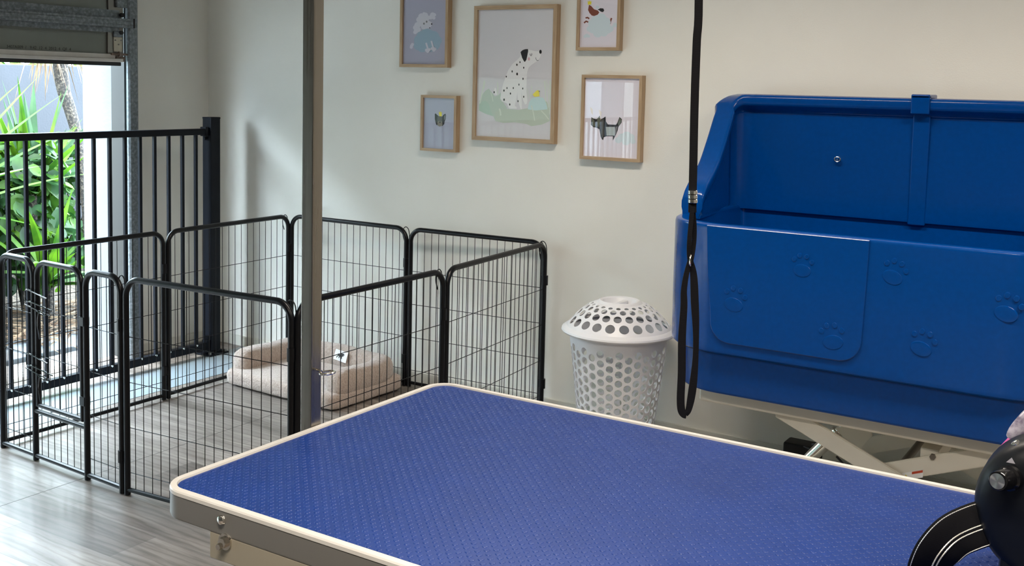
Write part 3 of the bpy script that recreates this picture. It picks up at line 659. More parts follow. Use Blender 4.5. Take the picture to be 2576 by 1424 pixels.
  ('cloudblue', [(-2.1996,1.7405),(-2.2014,1.7324),(-2.207,1.726),(-2.2153,1.7225),(-2.2247,1.7225),(-2.2333,1.7261),(-2.2395,1.7327),(-2.2418,1.7408),(-2.24,1.7489),(-2.2343,1.7553),(-2.226,1.7588),(-2.2166,1.7587),(-2.208,1.7551),(-2.2019,1.7486)]),
  ('cloudblue', [(-2.1737,1.7546),(-2.1749,1.7491),(-2.1787,1.7447),(-2.1844,1.7423),(-2.1908,1.7423),(-2.1967,1.7448),(-2.2008,1.7493),(-2.2025,1.7548),(-2.2012,1.7603),(-2.1974,1.7647),(-2.1917,1.7671),(-2.1853,1.7671),(-2.1794,1.7646),(-2.1753,1.7601)]),
  ('cloudblue', [(-2.2807,1.7555),(-2.2819,1.7504),(-2.2855,1.7463),(-2.2908,1.7441),(-2.2968,1.7441),(-2.3023,1.7464),(-2.3062,1.7506),(-2.3077,1.7557),(-2.3066,1.7608),(-2.3029,1.7649),(-2.2976,1.7671),(-2.2916,1.7671),(-2.2861,1.7647),(-2.2822,1.7606)]),
  ('cloudblue', [(-2.1582,1.7729),(-2.1591,1.7693),(-2.1616,1.7664),(-2.1654,1.7648),(-2.1696,1.7648),(-2.1735,1.7665),(-2.1763,1.7694),(-2.1773,1.7731),(-2.1765,1.7768),(-2.174,1.7797),(-2.1702,1.7813),(-2.1659,1.7812),(-2.1621,1.7796),(-2.1593,1.7766)]),
  ('cloudblue', [(-2.1515,1.7676),(-2.1521,1.7648),(-2.154,1.7627),(-2.1568,1.7615),(-2.16,1.7615),(-2.1629,1.7627),(-2.165,1.765),(-2.1658,1.7677),(-2.1652,1.7705),(-2.1633,1.7726),(-2.1605,1.7738),(-2.1573,1.7738),(-2.1544,1.7725),(-2.1523,1.7703)]),
  ('cloudblue', [(-2.1664,1.7677),(-2.167,1.765),(-2.1689,1.7628),(-2.1717,1.7616),(-2.1749,1.7616),(-2.1779,1.7629),(-2.1799,1.7651),(-2.1807,1.7679),(-2.1801,1.7706),(-2.1782,1.7728),(-2.1754,1.774),(-2.1722,1.774),(-2.1693,1.7727),(-2.1672,1.7705)]),
  ('cloudblue', [(-2.2957,1.7261),(-2.2965,1.7224),(-2.2992,1.7194),(-2.303,1.7178),(-2.3074,1.7178),(-2.3114,1.7195),(-2.3143,1.7225),(-2.3154,1.7262),(-2.3145,1.73),(-2.3119,1.7329),(-2.308,1.7346),(-2.3036,1.7345),(-2.2996,1.7329),(-2.2968,1.7299)]),
  ('cloudblue', [(-2.3073,1.723),(-2.3079,1.7202),(-2.3099,1.7179),(-2.3128,1.7167),(-2.3161,1.7167),(-2.3191,1.718),(-2.3212,1.7202),(-2.3221,1.723),(-2.3214,1.7258),(-2.3194,1.7281),(-2.3165,1.7293),(-2.3132,1.7293),(-2.3102,1.728),(-2.3081,1.7258)]),
  ('cloudblue', [(-2.2882,1.7239),(-2.2889,1.7212),(-2.2908,1.7189),(-2.2938,1.7177),(-2.297,1.7177),(-2.3,1.719),(-2.3022,1.7212),(-2.303,1.724),(-2.3023,1.7268),(-2.3004,1.729),(-2.2975,1.7303),(-2.2942,1.7302),(-2.2912,1.729),(-2.2891,1.7267)]),
  ('cloudblue', [(-2.2474,1.8494),(-2.2481,1.8462),(-2.2504,1.8436),(-2.2537,1.8423),(-2.2575,1.8423),(-2.261,1.8438),(-2.2634,1.8465),(-2.2644,1.8497),(-2.2636,1.8529),(-2.2614,1.8555),(-2.258,1.8568),(-2.2542,1.8568),(-2.2508,1.8553),(-2.2483,1.8526)]),
  ('yellow', [(-2.3039,1.8612),(-2.3057,1.8794),(-2.2994,1.8739),(-2.2947,1.8802),(-2.2908,1.8737),(-2.286,1.8768),(-2.288,1.8619)]),
 ],
 'll': [
  ('ink', [(-3.1318,1.3543),(-3.1256,1.3561),(-3.1179,1.3497),(-3.1089,1.3439),(-3.0863,1.3427),(-3.0778,1.3531),(-3.0666,1.3565),(-3.064,1.3485),(-3.0661,1.3323),(-3.072,1.318),(-3.0743,1.3058),(-3.0804,1.3015),(-3.0828,1.2964),(-3.1156,1.3011),(-3.1206,1.2999),(-3.1265,1.3139),(-3.1308,1.33)]),
  ('darkgrey', [(-3.1152,1.3427),(-3.0863,1.3417),(-3.0857,1.3154),(-3.093,1.3051),(-3.1106,1.3044),(-3.1165,1.3224)]),
  ('grey', [(-3.0763,1.344),(-3.0678,1.3534),(-3.0657,1.3464),(-3.0686,1.3322),(-3.0759,1.3239)]),
  ('tan', [(-3.1159,1.3143),(-3.1059,1.3208),(-3.0908,1.3193),(-3.0852,1.3134),(-3.0853,1.2973),(-3.1028,1.2935),(-3.1156,1.3001)]),
  ('ink', [(-3.0935,1.3152),(-3.0946,1.313),(-3.0976,1.3115),(-3.1013,1.3114),(-3.1044,1.3126),(-3.1056,1.3147),(-3.1044,1.3169),(-3.1015,1.3183),(-3.0977,1.3185),(-3.0947,1.3172)]),
  ('yellow', [(-3.1026,1.3431),(-3.1067,1.3571),(-3.1089,1.3642),(-3.103,1.3613),(-3.0994,1.3699),(-3.0955,1.3616),(-3.0888,1.3648),(-3.0904,1.3557),(-3.0884,1.344)]),
 ],
 'lr': [
  ('ink', [(-2.2706,1.3687),(-2.2606,1.3629),(-2.2466,1.3603),(-2.2414,1.362),(-2.2281,1.3778),(-2.2241,1.3611),(-2.2121,1.3661),(-2.2003,1.3742),(-2.1979,1.3529),(-2.1871,1.3395),(-2.1478,1.3395),(-2.1413,1.3489),(-2.132,1.3741),(-2.1198,1.3649),(-2.121,1.3497),(-2.1356,1.3309),(-2.1384,1.3156),(-2.1463,1.297),(-2.1607,1.2695),(-2.1613,1.2887),(-2.1922,1.2873),(-2.2058,1.2821),(-2.2088,1.2697),(-2.2141,1.2725),(-2.2214,1.2845),(-2.2284,1.3164),(-2.2454,1.3234),(-2.2593,1.3244),(-2.2719,1.3347)]),
  ('olive', [(-2.2684,1.3641),(-2.257,1.3584),(-2.2491,1.3325),(-2.2559,1.3261),(-2.2661,1.338)]),
  ('olive', [(-2.2414,1.3605),(-2.2297,1.3732),(-2.2249,1.3549),(-2.2297,1.3241),(-2.2404,1.3298)]),
  ('darkgrey', [(-2.2223,1.3612),(-2.2086,1.3632),(-2.206,1.2882),(-2.2126,1.2787),(-2.22,1.2938)]),
  ('olive', [(-2.1395,1.3459),(-2.1318,1.369),(-2.1215,1.3633),(-2.1244,1.3496),(-2.134,1.334)]),
  ('grey', [(-2.1491,1.3304),(-2.1391,1.3338),(-2.1449,1.3062),(-2.1545,1.2875),(-2.1565,1.2965)]),
  ('palegrey', [(-2.197,1.3284),(-2.1525,1.3302),(-2.1512,1.2922),(-2.1923,1.2904)]),
  ('cream', [(-2.2342,1.4037),(-2.2281,1.3763),(-2.2239,1.355),(-2.2199,1.3919)]),
  ('cream', [(-2.2781,1.4146),(-2.2712,1.3871),(-2.2629,1.3782),(-2.2655,1.4027)]),
  ('cloudblue', [(-2.0968,1.2871),(-2.0985,1.2799),(-2.1039,1.2739),(-2.1119,1.2704),(-2.1209,1.27),(-2.1292,1.2727),(-2.1351,1.2782),(-2.1373,1.2852),(-2.1356,1.2924),(-2.1301,1.2984),(-2.1221,1.3019),(-2.1131,1.3023),(-2.1048,1.2995),(-2.099,1.2941)]),
  ('cloudblue', [(-2.0702,1.2943),(-2.0722,1.286),(-2.0784,1.279),(-2.0877,1.2749),(-2.0982,1.2744),(-2.1078,1.2777),(-2.1146,1.284),(-2.1172,1.2922),(-2.1152,1.3006),(-2.1089,1.3075),(-2.0995,1.3116),(-2.0891,1.312),(-2.0795,1.3088),(-2.0728,1.3024)]),
  ('cloudblue', [(-2.0549,1.289),(-2.0565,1.2824),(-2.0614,1.277),(-2.0687,1.2738),(-2.0769,1.2734),(-2.0844,1.2759),(-2.0897,1.2809),(-2.0917,1.2873),(-2.0901,1.2939),(-2.0852,1.2993),(-2.0779,1.3025),(-2.0697,1.3029),(-2.0623,1.3003),(-2.057,1.2953)]),
  ('cloudblue', [(-2.1166,1.274),(-2.118,1.268),(-2.1226,1.263),(-2.1293,1.2601),(-2.1368,1.2597),(-2.1437,1.262),(-2.1486,1.2666),(-2.1505,1.2724),(-2.149,1.2784),(-2.1445,1.2834),(-2.1378,1.2864),(-2.1302,1.2867),(-2.1233,1.2844),(-2.1185,1.2799)]),
  ('cloudblue', [(-2.076,1.2699),(-2.0777,1.2627),(-2.0831,1.2567),(-2.091,1.2532),(-2.1,1.2527),(-2.1083,1.2555),(-2.1141,1.2609),(-2.1164,1.2679),(-2.1146,1.2751),(-2.1092,1.2811),(-2.1012,1.2846),(-2.0922,1.285),(-2.084,1.2823),(-2.0782,1.2768)]),
  ('cloudblue', [(-2.0493,1.2711),(-2.0504,1.2664),(-2.054,1.2624),(-2.0592,1.2601),(-2.0652,1.2598),(-2.0706,1.2616),(-2.0745,1.2652),(-2.076,1.2699),(-2.0748,1.2746),(-2.0712,1.2786),(-2.066,1.2809),(-2.06,1.2812),(-2.0546,1.2794),(-2.0508,1.2758)]),
 ],
}

# ------------------------------------------------------------------ the room
XL, YB = -4.75, 4.235          # inner faces of left wall and back wall
XR, YF, ZC = 2.6, -4.2, 2.68
Y_OPEN0, Y_OPEN1, Z_OPEN = -1.25, 3.676, 2.12
bm = BM(); box(bm, XL-0.10, XR, YF, YB, -0.05, 0.0); struct('floor', bm, floor_mat, smooth=False)
bm = BM(); box(bm, -4.46, -4.12, Y_OPEN0, YB-0.004, 0.0, 0.002); struct('trim_1', bm, pale_band, smooth=False)
bm = BM(); box(bm, -3.4315, -3.4285, YF, YB-0.012, 0.0, 0.0006); struct('trim_2', bm, plain('vinyl_sheet_seam', (0.13, 0.125, 0.12), 0.5), smooth=False)
bm = BM(); box(bm, XL-0.36, XR+0.15, YB, YB+0.15, -0.05, ZC); struct('wall_back', bm, wall_paint, smooth=False)
bm = BM()
box(bm, XL-0.10, XL, Y_OPEN1, YB, -0.05, ZC)
box(bm, XL-0.10, XL, YF, Y_OPEN0, -0.05, ZC)
box(bm, XL-0.10, XL, Y_OPEN0, Y_OPEN1, Z_OPEN, ZC)
struct('wall_left', bm, wall_paint, smooth=False)
# outer skin of the left wall: rendered white, its end is the bright column beside the opening
bm = BM()
box(bm, XL-0.358, XL-0.108, Y_OPEN1, YB, -0.12, ZC+0.2, bev=0.004)
box(bm, XL-0.358, XL-0.108, YF, Y_OPEN0, -0.12, ZC+0.2, bev=0.004)
box(bm, XL-0.358, XL-0.108, Y_OPEN0, Y_OPEN1, Z_OPEN, ZC+0.2)
struct('wall_outside', bm, white_brick, smooth=False)
bm = BM()
box(bm, XL-0.108, XL-0.082, Y_OPEN1-0.006, Y_OPEN1+0.02, -0.05, Z_OPEN)
box(bm, XL-0.082, XL+0.004, Y_OPEN1-0.010, Y_OPEN1+0.001, -0.0, Z_OPEN)
struct('trim_3', bm, grey_jamb, smooth=False)
bm = BM(); box(bm, XR, XR+0.15, YF, YB, -0.05, ZC); struct('wall_right', bm, far_paint, smooth=False)
bm = BM(); box(bm, XL-0.36, XR+0.15, YF-0.15, YF, -0.05, ZC); struct('wall_front', bm, far_paint, smooth=False)
bm = BM(); box(bm, XL-0.36, XR+0.15, YF-0.15, YB+0.15, ZC, ZC+0.15); struct('ceiling', bm, ceil_paint, smooth=False)
bm = BM(); box(bm, XL, XR, YB-0.012, YB, 0.0, 0.058, bev=0.003); struct('baseboard_back', bm, skirt_tile, smooth=False)
bm = BM(); box(bm, XL, XL+0.012, Y_OPEN1+0.06, YB-0.012, 0.0, 0.058, bev=0.003); struct('baseboard_left', bm, skirt_tile, smooth=False)

# ceiling battens that carry the room's light
for i, (x, y) in enumerate(LIGHT_SPOTS):
    t = thing('ceiling_light', 'long white batten light on the ceiling, outside the photographed part', 'light', (x, y, ZC), group='ceiling battens')
    bm = BM(); box(bm, -0.6, 0.6, -0.06, 0.06, -0.05, 0.0, bev=0.006); obj('batten_body', bm, white_plastic, t)

# ------------------------------------------------------------------ sectional door pulled half up
XD = -4.70
D0, D1 = Y_OPEN0-0.02, 3.655
dr = bpy.data.objects.new('door_1', None); COL.objects.link(dr); dr['kind'] = 'structure'
dr.location = (XD, 1.2, 0)
def dpart(name, bm, m, parent=None, **k):
    for v in bm.verts:
        v.co -= Vector((XD, 1.2, 0))
    return obj(name, bm, m, parent or dr, **k)
bm = BM(); box(bm, XD-0.045, XD-0.008, D0, 3.625, 1.585, 1.775, bev=0.003); dpart('door_panel', bm, door_steel)
bm = BM(); box(bm, XD-0.045, XD-0.008, D0, 3.625, 1.78, 2.28, bev=0.003); dpart('door_panel', bm, door_steel)
bm = BM(); box(bm, XD-0.009, XD-0.004, D0, 3.625, 1.706, 1.711, bev=0.001); dpart('pressed_rib', bm, door_steel)
# galvanised strut across the joint: a hat section of three ledges
bm = BM()
box(bm, XD-0.004, XD+0.006, D0, 3.60, 1.722, 1.748)
box(bm, XD-0.004, XD+0.045, D0, 3.655, 1.748, 1.762, bev=0.002)
box(bm, XD+0.030, XD+0.045, D0, 3.655, 1.762, 1.782, bev=0.002)
box(bm, XD-0.004, XD+0.045, D0, 3.655, 1.782, 1.794, bev=0.002)
box(bm, XD-0.004, XD+0.006, D0, 3.60, 1.794, 1.835)
dpart('strut', bm, galv)
bm = BM()
box(bm, XD-0.02, XD+0.012, D0, 3.57, 1.590, 1.613, bev=0.003)
box(bm, XD-0.02, XD+0.022, D0, 3.61, 1.572, 1.590, bev=0.003)
dpart('bottom_rail', bm, door_rail)
bm = BM(); box(bm, XD-0.03, XD+0.012, D0, 3.605, 1.553, 1.572, bev=0.004); dpart('rubber_seal', bm, rubber_black)
bm = BM(); box(bm, XD-0.006, XD+0.004, 3.530, 3.625, 1.600, 1.75, bev=0.002); box(bm, XD-0.006, XD+0.004, 3.535, 3.625, 1.80, 2.25, bev=0.002); dpart('end_stile', bm, dark_steel)
bm = BM()
box(bm, XD+0.004, XD+0.010, 3.562, 3.612, 1.625, 1.700, bev=0.004)
hp = dpart('hinge_plate', bm, hinge_cream)
bm = BM()
for yy, zz in ((3.570, 1.683), (3.604, 1.684), (3.590, 1.662)):
    cyl(bm, (XD+0.008, yy, zz), (XD+0.014, yy, zz), 0.004, 10)
for v in bm.verts: v.co -= Vector((XD, 1.2, 0))
obj('rivet', bm, dark_steel, hp)
bm = BM()
box(bm, XD+0.004, XD+0.016, 3.560, 3.616, 1.700, 1.728, bev=0.003)
box(bm, XD+0.002, XD+0.02, 3.576, 3.640, 1.850, 2.02, bev=0.003)
dpart('roller_bracket', bm, galv)
bm = BM()
cyl(bm, (XD+0.018, 3.54, 1.612), (XD+0.018, 3.66, 1.612), 0.006, 10)
tube(bm, [(XD+0.02+0.010*math.cos(a), 3.585, 1.612+0.012*math.sin(a)) for a in [2*PI*i/12 for i in range(12)]], 0.003, 6, closed=True)
box(bm, XD-0.004, XD+0.012, 3.575, 3.628, 1.575, 1.60, bev=0.002)
dpart('bottom_roller_bracket', bm, rust)
bm = BM(); cyl(bm, (XD+0.012, 3.60, 1.722), (XD+0.026, 3.60, 1.722), 0.010, 12); cyl(bm, (XD+0.012, 3.605, 1.812), (XD+0.026, 3.605, 1.812), 0.011, 12)
box(bm, XD+0.044, XD+0.047, 3.655, 3.664, 1.748, 1.796)
dpart('roller', bm, rubber_black)
def text_mesh(body, size, mat, name, parent, matrix, extrude=0.0002, align='LEFT'):
    cu = bpy.data.curves.new(name, 'FONT')
    cu.body = body; cu.size = size; cu.extrude = extrude; cu.align_x = align
    to = bpy.data.objects.new(name+'_src', cu)
    COL.objects.link(to)
    dg = bpy.context.evaluated_depsgraph_get()
    me = bpy.data.meshes.new_from_object(to.evaluated_get(dg))
    bpy.data.objects.remove(to)
    me.transform(matrix)
    me.materials.clear(); me.materials.append(mat)
    me.name = name
    o = bpy.data.objects.new(name, me)
    COL.objects.link(o); o.parent = parent
    return o
# face +X, text runs towards +Y
mt = Matrix(((0, 0, 1, 0.0), (1, 0, 0, 0), (0, 1, 0, 0), (0, 0, 0, 1)))
text_mesh('3407A009  /   9:42  12  4  2012  4  QF  4', 0.0205, stamp_ink, 'printed_stamp', dr, Matrix.Translation((-0.0078, 2.985-1.2, 1.620)) @ mt)

# vertical track the rollers run in
tk = thing('door_track', 'galvanised steel roller door track standing against the left wall', 'door track', (-4.70, 3.665, 0))
bm = BM()
prof = [(0.0, -0.028), (0.006, -0.028), (0.006, -0.030), (0.030, -0.030), (0.040, -0.018), (0.040, 0.010), (0.052, 0.024), (0.052, 0.034), (0.0, 0.034)]
# C section opened towards the door, swept up
sec = [(-0.045, 0.034), (0.022, 0.034), (0.030, 0.024), (0.030, -0.020), (0.022, -0.028), (0.010, -0.028), (0.010, -0.024), (0.020, -0.024), (0.026, -0.017), (0.026, 0.020), (0.019, 0.029), (-0.045, 0.029)]
lo = [bm.verts.new((x, y, 0.0)) for x, y in sec]; hi = [bm.verts.new((x, y, 2.2)) for x, y in sec]
for i in range(len(sec)):
    j = (i+1) % len(sec)
    bm.faces.new((lo[i], lo[j], hi[j], hi[i]))
bm.faces.new(lo[::-1]); bm.faces.new(hi)
obj('track_channel', bm, galv, tk, smooth=False)
for z in (0.33, 0.95, 1.83):
    bm = BM(); box(bm, -0.050, -0.022, 0.034, 0.058, z-0.045, z+0.045, bev=0.006, seg=3); obj('wall_bracket', bm, black_navy, tk)
    bm = BM(); cyl(bm, (-0.022, 0.046, z), (-0.014, 0.046, z), 0.007, 6); obj('bolt', bm, dark_steel, tk)

# ------------------------------------------------------------------ black barrier fence in front of the opening
XFN = -4.476
fe = thing('barrier_fence', 'black steel barrier fence with upright bars across the garage opening', 'fence', (XFN, 1.3, 0))
FY0, FY1 = -1.15, 3.965
def frel(bm):
    for v in bm.verts:
        v.co -= Vector((XFN, 1.3, 0))
    return bm
bm = BM(); box(bm, XFN-0.019, XFN+0.019, FY0, FY1, 1.200, 1.233, bev=0.005, seg=3); obj('top_rail', frel(bm), black_navy, fe)
bm = BM(); box(bm, XFN-0.019, XFN+0.019, FY0, FY1+0.01, 0.033, 0.073, bev=0.005, seg=3); obj('bottom_rail', frel(bm), black_navy, fe)
y = 3.904
while y > FY0+0.05:
    bm = BM(); box(bm, XFN-0.0085, XFN+0.0085, y-0.0085, y+0.0085, 0.070, 1.203, bev=0.003)
    obj('bar', frel(bm), black_navy, fe)
    bm = BM(); cyl(bm, (XFN+0.018, y-0.012, 0.070), (XFN+0.0235, y-0.012, 0.070), 0.005, 8)
    bo = obj('weld_cap', frel(bm), chrome, fe)
    y -= 0.0893
bm = BM(); box(bm, XFN-0.022, XFN+0.022, FY1-0.012, FY1+0.008, 1.192, 1.242, bev=0.003)
cyl(bm, (XFN, FY1-0.005, 1.180), (XFN, FY1+0.006, 1.180), 0.009, 10); obj('rail_bracket', frel(bm), black_navy, fe)
bm = BM(); box(bm, XFN-0.022, XFN+0.022, FY1-0.004, FY1+0.012, 0.025, 0.085, bev=0.003)
box(bm, XFN-0.006, XFN+0.03, FY1-0.004, FY1+0.014, 0.085, 0.11, bev=0.003); obj('rail_bracket', frel(bm), black_navy, fe)

def fence_post(x, y, label):
    po = thing('fence_post', label, 'fence post', (x, y, 0))
    bm = BM(); box(bm, -0.033, 0.033, -0.033, 0.033, 0.006, 1.288, bev=0.004); obj('post', bm, black_navy, po)
    bm = BM(); box(bm, -0.034, 0.034, -0.034, 0.034, 1.284, 1.294, bev=0.003); obj('cap', bm, black_navy, po)
    bm = BM(); box(bm, -0.062, 0.062, -0.068, 0.068, 0.0022, 0.012, bev=0.004)
    box(bm, -0.040, 0.040, -0.040, 0.040, 0.010, 0.026, bev=0.004); obj('base_plate', bm, black_navy, po)
    for sx, sy in ((-1, -1), (1, -1), (1, 1), (-1, 1)):
        bm = BM(); cyl(bm, (sx*0.047, sy*0.053, 0.011), (sx*0.047, sy*0.053, 0.024), 0.008, 6); obj('anchor_bolt', bm, dark_steel, po)
    return po
fence_post(XFN, 4.012, 'black square steel fence post bolted down at the back corner')
fence_post(XFN, -1.20, 'black square steel fence post at the far left end of the barrier')

# ------------------------------------------------------------------ play pen of eight panels
PH = 0.80
TR = 0.0115
def rounded_path(w, h, r, z0, n=8, x0=0.0):
    """open path: bottom-left up, over, down to bottom-right, in local X,Z"""
    p = [(x0, z0)]
    p += arc(x0+r, h-r, r, PI, PI/2, n)
    p += arc(x0+w-r, h-r, r, PI/2, 0, n)
    p += [(x0+w, z0)]
    return p
def to3(p):
    return [(x, 0, z) for x, z in p]
def squarish(bm, pts, w=0.0115, bev=0.004):
    return tube(bm, pts, w, 12)
def pen_wires(bm, x0, x1, z0, z1, tops=None, hz=(0.085, 0.25, 0.415, 0.58), pitch=0.0415, r=0.0015):
    n = int(round((x1-x0)/pitch))
    for i in range(1, n):
        x = x0+(x1-x0)*i/n
        zt = z1
        dx = min(x-x0, x1-x)
        if dx < 0.06:
            zt = z1-0.06+math.sqrt(max(0, 0.06**2-(0.06-dx)**2))
        tube(bm, [(x, 0, z0), (x, 0, zt)], r, 5)
    for z in hz:
        if z0 < z < z1:
            tube(bm, [(x0, r*1.8, z), (x1, r*1.8, z)], r, 5)
    return bm
def loop_hook(x, zt, s):
    """wire loop and pin on the end of a panel; s=+1 right end, -1 left end"""
    bm = BM()
    pts = [(x+s*0.006, 0.012, zt-0.16), (x+s*0.010, 0.012, zt-0.06), (x+s*0.006, 0.012, zt-0.006), (x-s*0.010, 0.012, zt+0.012), (x-s*0.026, 0.012, zt+0.002), (x-s*0.030, 0.012, zt-0.03), (x-s*0.018, 0.012, zt-0.065)]
    tube(bm, catmull(pts, 5), 0.0022, 6)
    return bm
def pen_panel(P, Q, label, gate=False, hook=True):
    P, Q = Vector(P), Vector(Q)
    d = Q-P
    L = d.length
    rz = math.atan2(d.y, d.x)
    t = thing('pen_panel', label, 'pet pen panel', ((P.x+Q.x)/2, (P.y+Q.y)/2, 0), rz, 'folding pet pen panels')
    hw = L/2 - 0.0135
    if not gate:
        bm = BM(); tube(bm, to3(rounded_path(2*hw, PH-TR, 0.062, 0.003, 10, -hw)), TR, 12); obj('frame', bm, black_pc, t)
        bm = BM(); cyl(bm, (-hw, 0, 0.022), (hw, 0, 0.022), 0.0085, 10); obj('bottom_rail', bm, black_pc, t)
        bm = BM(); pen_wires(bm, -hw, hw, 0.022, PH-TR); obj('wire_grid', bm, black_pc, t)
    else:
        # stiles of the door opening sit a little left of the middle
        s0, s1 = -hw+0.245, -hw+0.560
        bm = BM(); tube(bm, to3(rounded_path(s0-0.012+hw, PH-TR, 0.060, 0.003, 10, -hw)), TR, 12)
        tube(bm, to3(rounded_path(hw-s1-0.012, PH-TR, 0.060, 0.003, 10, s1+0.012)), TR, 12)
        obj('frame', bm, black_pc, t)
        bm = BM(); cyl(bm, (-hw, 0, 0.022), (hw, 0, 0.022), 0.0095, 10); obj('bottom_rail', bm, black_pc, t)
        bm = BM(); pen_wires(bm, -hw, s0-0.012, 0.022, PH-TR, pitch=0.04); pen_wires(bm, s1+0.012, hw, 0.022, PH-TR, pitch=0.04)
        pen_wires(bm, s0-0.012, s1+0.012, 0.022, 0.205, pitch=0.04, hz=()); obj('wire_grid', bm, black_pc, t)
        bm = BM(); cyl(bm, (s0-0.012, 0, 0.200), (s1+0.012, 0, 0.200), 0.0095, 10); obj('sill_rail', bm, black_pc, t)
        dp = BM(); w_ = s1-s0-0.024
        tube(dp, to3(rounded_path(w_, PH-TR, 0.060, 0.222, 10, s0+0.012)), 0.0105, 12)
        cyl(dp, (s0+0.012, 0, 0.226), (s1-0.012, 0, 0.226), 0.0095, 10)
        dp = obj('gate_door', dp, black_pc, t)
        bm = BM(); pen_wires(bm, s0+0.012, s1-0.012, 0.226, PH-TR, pitch=0.036, hz=(0.42, 0.60)); obj('wire_grid', bm, black_pc, dp)
        for zc in (0.645, 0.395):
            bm = BM()
            a = s0
            tube(bm, catmull([(a+0.10, -0.016, zc+0.012), (a+0.0, -0.020, zc+0.030), (a-0.035, -0.018, zc+0.030), (a-0.045, -0.014, zc+0.014), (a-0.045, -0.014, zc-0.006), (a-0.035, -0.016, zc-0.018), (a+0.0, -0.018, zc-0.014), (a+0.13, -0.014, zc-0.030)], 5), 0.0026, 6)
            tube(bm, catmull([(a+0.03, -0.014, zc-0.040), (a+0.05, -0.020, zc-0.046), (a+0.095, -0.02, zc-0.052), (a+0.10, -0.016, zc-0.030), (a+0.092, -0.014, zc+0.012)], 5), 0.0026, 6)
            tube(bm, [(a-0.05, -0.016, zc-0.030), (a+0.12, -0.014, zc-0.052)], 0.0022, 6)
            tube(bm, catmull([(a+0.05, -0.016, zc-0.04), (a+0.045, -0.02, zc-0.09), (a+0.055, -0.018, zc-0.15)], 4), 0.0022, 6)
            lt = obj('latch', bm, black_gloss, dp)
        for zc in (0.30, 0.60):
            bm = BM(); box(bm, s1-0.016, s1+0.016, -0.014, 0.014, zc-0.018, zc+0.018, bev=0.004); obj('hinge', bm, black_pc, dp)
    if hook:
        obj('locking_pin', loop_hook(hw, PH-0.018, 1), black_pc, t)
    for z in (0.14, 0.62):
        bm = BM(); cyl(bm, (hw+0.002, -0.004, z-0.022), (hw+0.002, -0.004, z+0.022), 0.013, 10); obj('hinge_collar', bm, black_pc, t)
    return t
PC = {'A': (-4.015, 4.135), 'B': (-3.235, 4.150), 'C': (-2.470, 4.185), 'D': (-2.400, 3.310), 'E': (-2.405, 2.500), 'F': (-3.175, 2.440), 'G': (-3.985, 2.475), 'H': (-3.990, 3.300)}
def P_(k):
    return (PC[k][0], PC[k][1], 0)
pen_panel(P_('A'), P_('B'), 'black wire pen panel along the wall, behind the dog bed')
pen_panel(P_('B'), P_('C'), 'black wire pen panel along the wall, nearest the laundry basket')
pen_panel(P_('D'), P_('C'), 'black wire pen panel joining the wall, on the laundry basket side')
pen_panel(P_('E'), P_('D'), 'black wire pen panel right of the steel grooming post', hook=True)
pen_panel(P_('F'), P_('E'), 'black wire pen panel in front, between the gate and the steel post')
pen_panel(P_('G'), P_('F'), 'black wire pen panel with the small gate and latches', gate=True)
pen_panel(P_('G'), P_('H'), 'black wire pen panel beside the fence, front left side', hook=False)
pen_panel(P_('H'), P_('A'), 'black wire pen panel beside the fence, left of the dog bed')

# ------------------------------------------------------------------ dog bed
def noise_disp(o, strength, size):
    tx = bpy.data.textures.new('fleece_lumps', 'CLOUDS'); tx.noise_scale = size; tx.noise_depth = 3
    md = o.modifiers.new('lumps', 'DISPLACE'); md.texture = tx; md.strength = strength; md.mid_level = 0.5; md.texture_coords = 'LOCAL'
bed = thing('dog_bed', 'beige fleece bolster dog bed lying inside the pen', 'dog bed', (-3.585, 3.862, 0), math.radians(-2.5))
BW, BD = 0.755, 0.505
bm = BM()
# mattress: rounded slab
def rslab(bm, w, d, z0, z1, rc, re, n=8, cx=0, cy=0):
    lev = [(z0, re*0.8), (z0+re*0.35, re*0.2), (z0+re, 0), (z1-re, 0), (z1-re*0.4, re*0.18), (z1-re*0.1, re*0.6), (z1, re*1.3), (z1+0.004, re*3)]
    rings = []
    for z, ins in lev:
        hw, hd, r = w/2-ins, d/2-ins, max(0.01, rc-ins)
        pts = arc(hw-r, hd-r, r, 0, PI/2, n)+arc(-hw+r, hd-r, r, PI/2, PI, n)+arc(-hw+r, -hd+r, r, PI, 1.5*PI, n)+arc(hw-r, -hd+r, r, 1.5*PI, 2*PI, n)
        rings.append([bm.verts.new((cx+x, cy+y, z)) for x, y in pts])
    for A, B in zip(rings, rings[1:]):
        for k in range(len(A)):
            bm.faces.new((A[k], A[(k+1) % len(A)], B[(k+1) % len(A)], B[k]))
    bm.faces.new(rings[0][::-1]); bm.faces.new(rings[-1])
    return bm
rslab(bm, BW, BD, 0.004, 0.080, 0.055, 0.024)
bmesh.ops.subdivide_edges(bm, edges=[e for e in bm.edges if e.calc_length() > 0.08], cuts=6, use_grid_fill=True)
o = obj('mattress', bm, fleece, bed, angle=80, wn=False)
sb = o.modifiers.new('s', 'SUBSURF'); sb.levels = 1; sb.render_levels = 2
noise_disp(o, 0.006, 0.02)
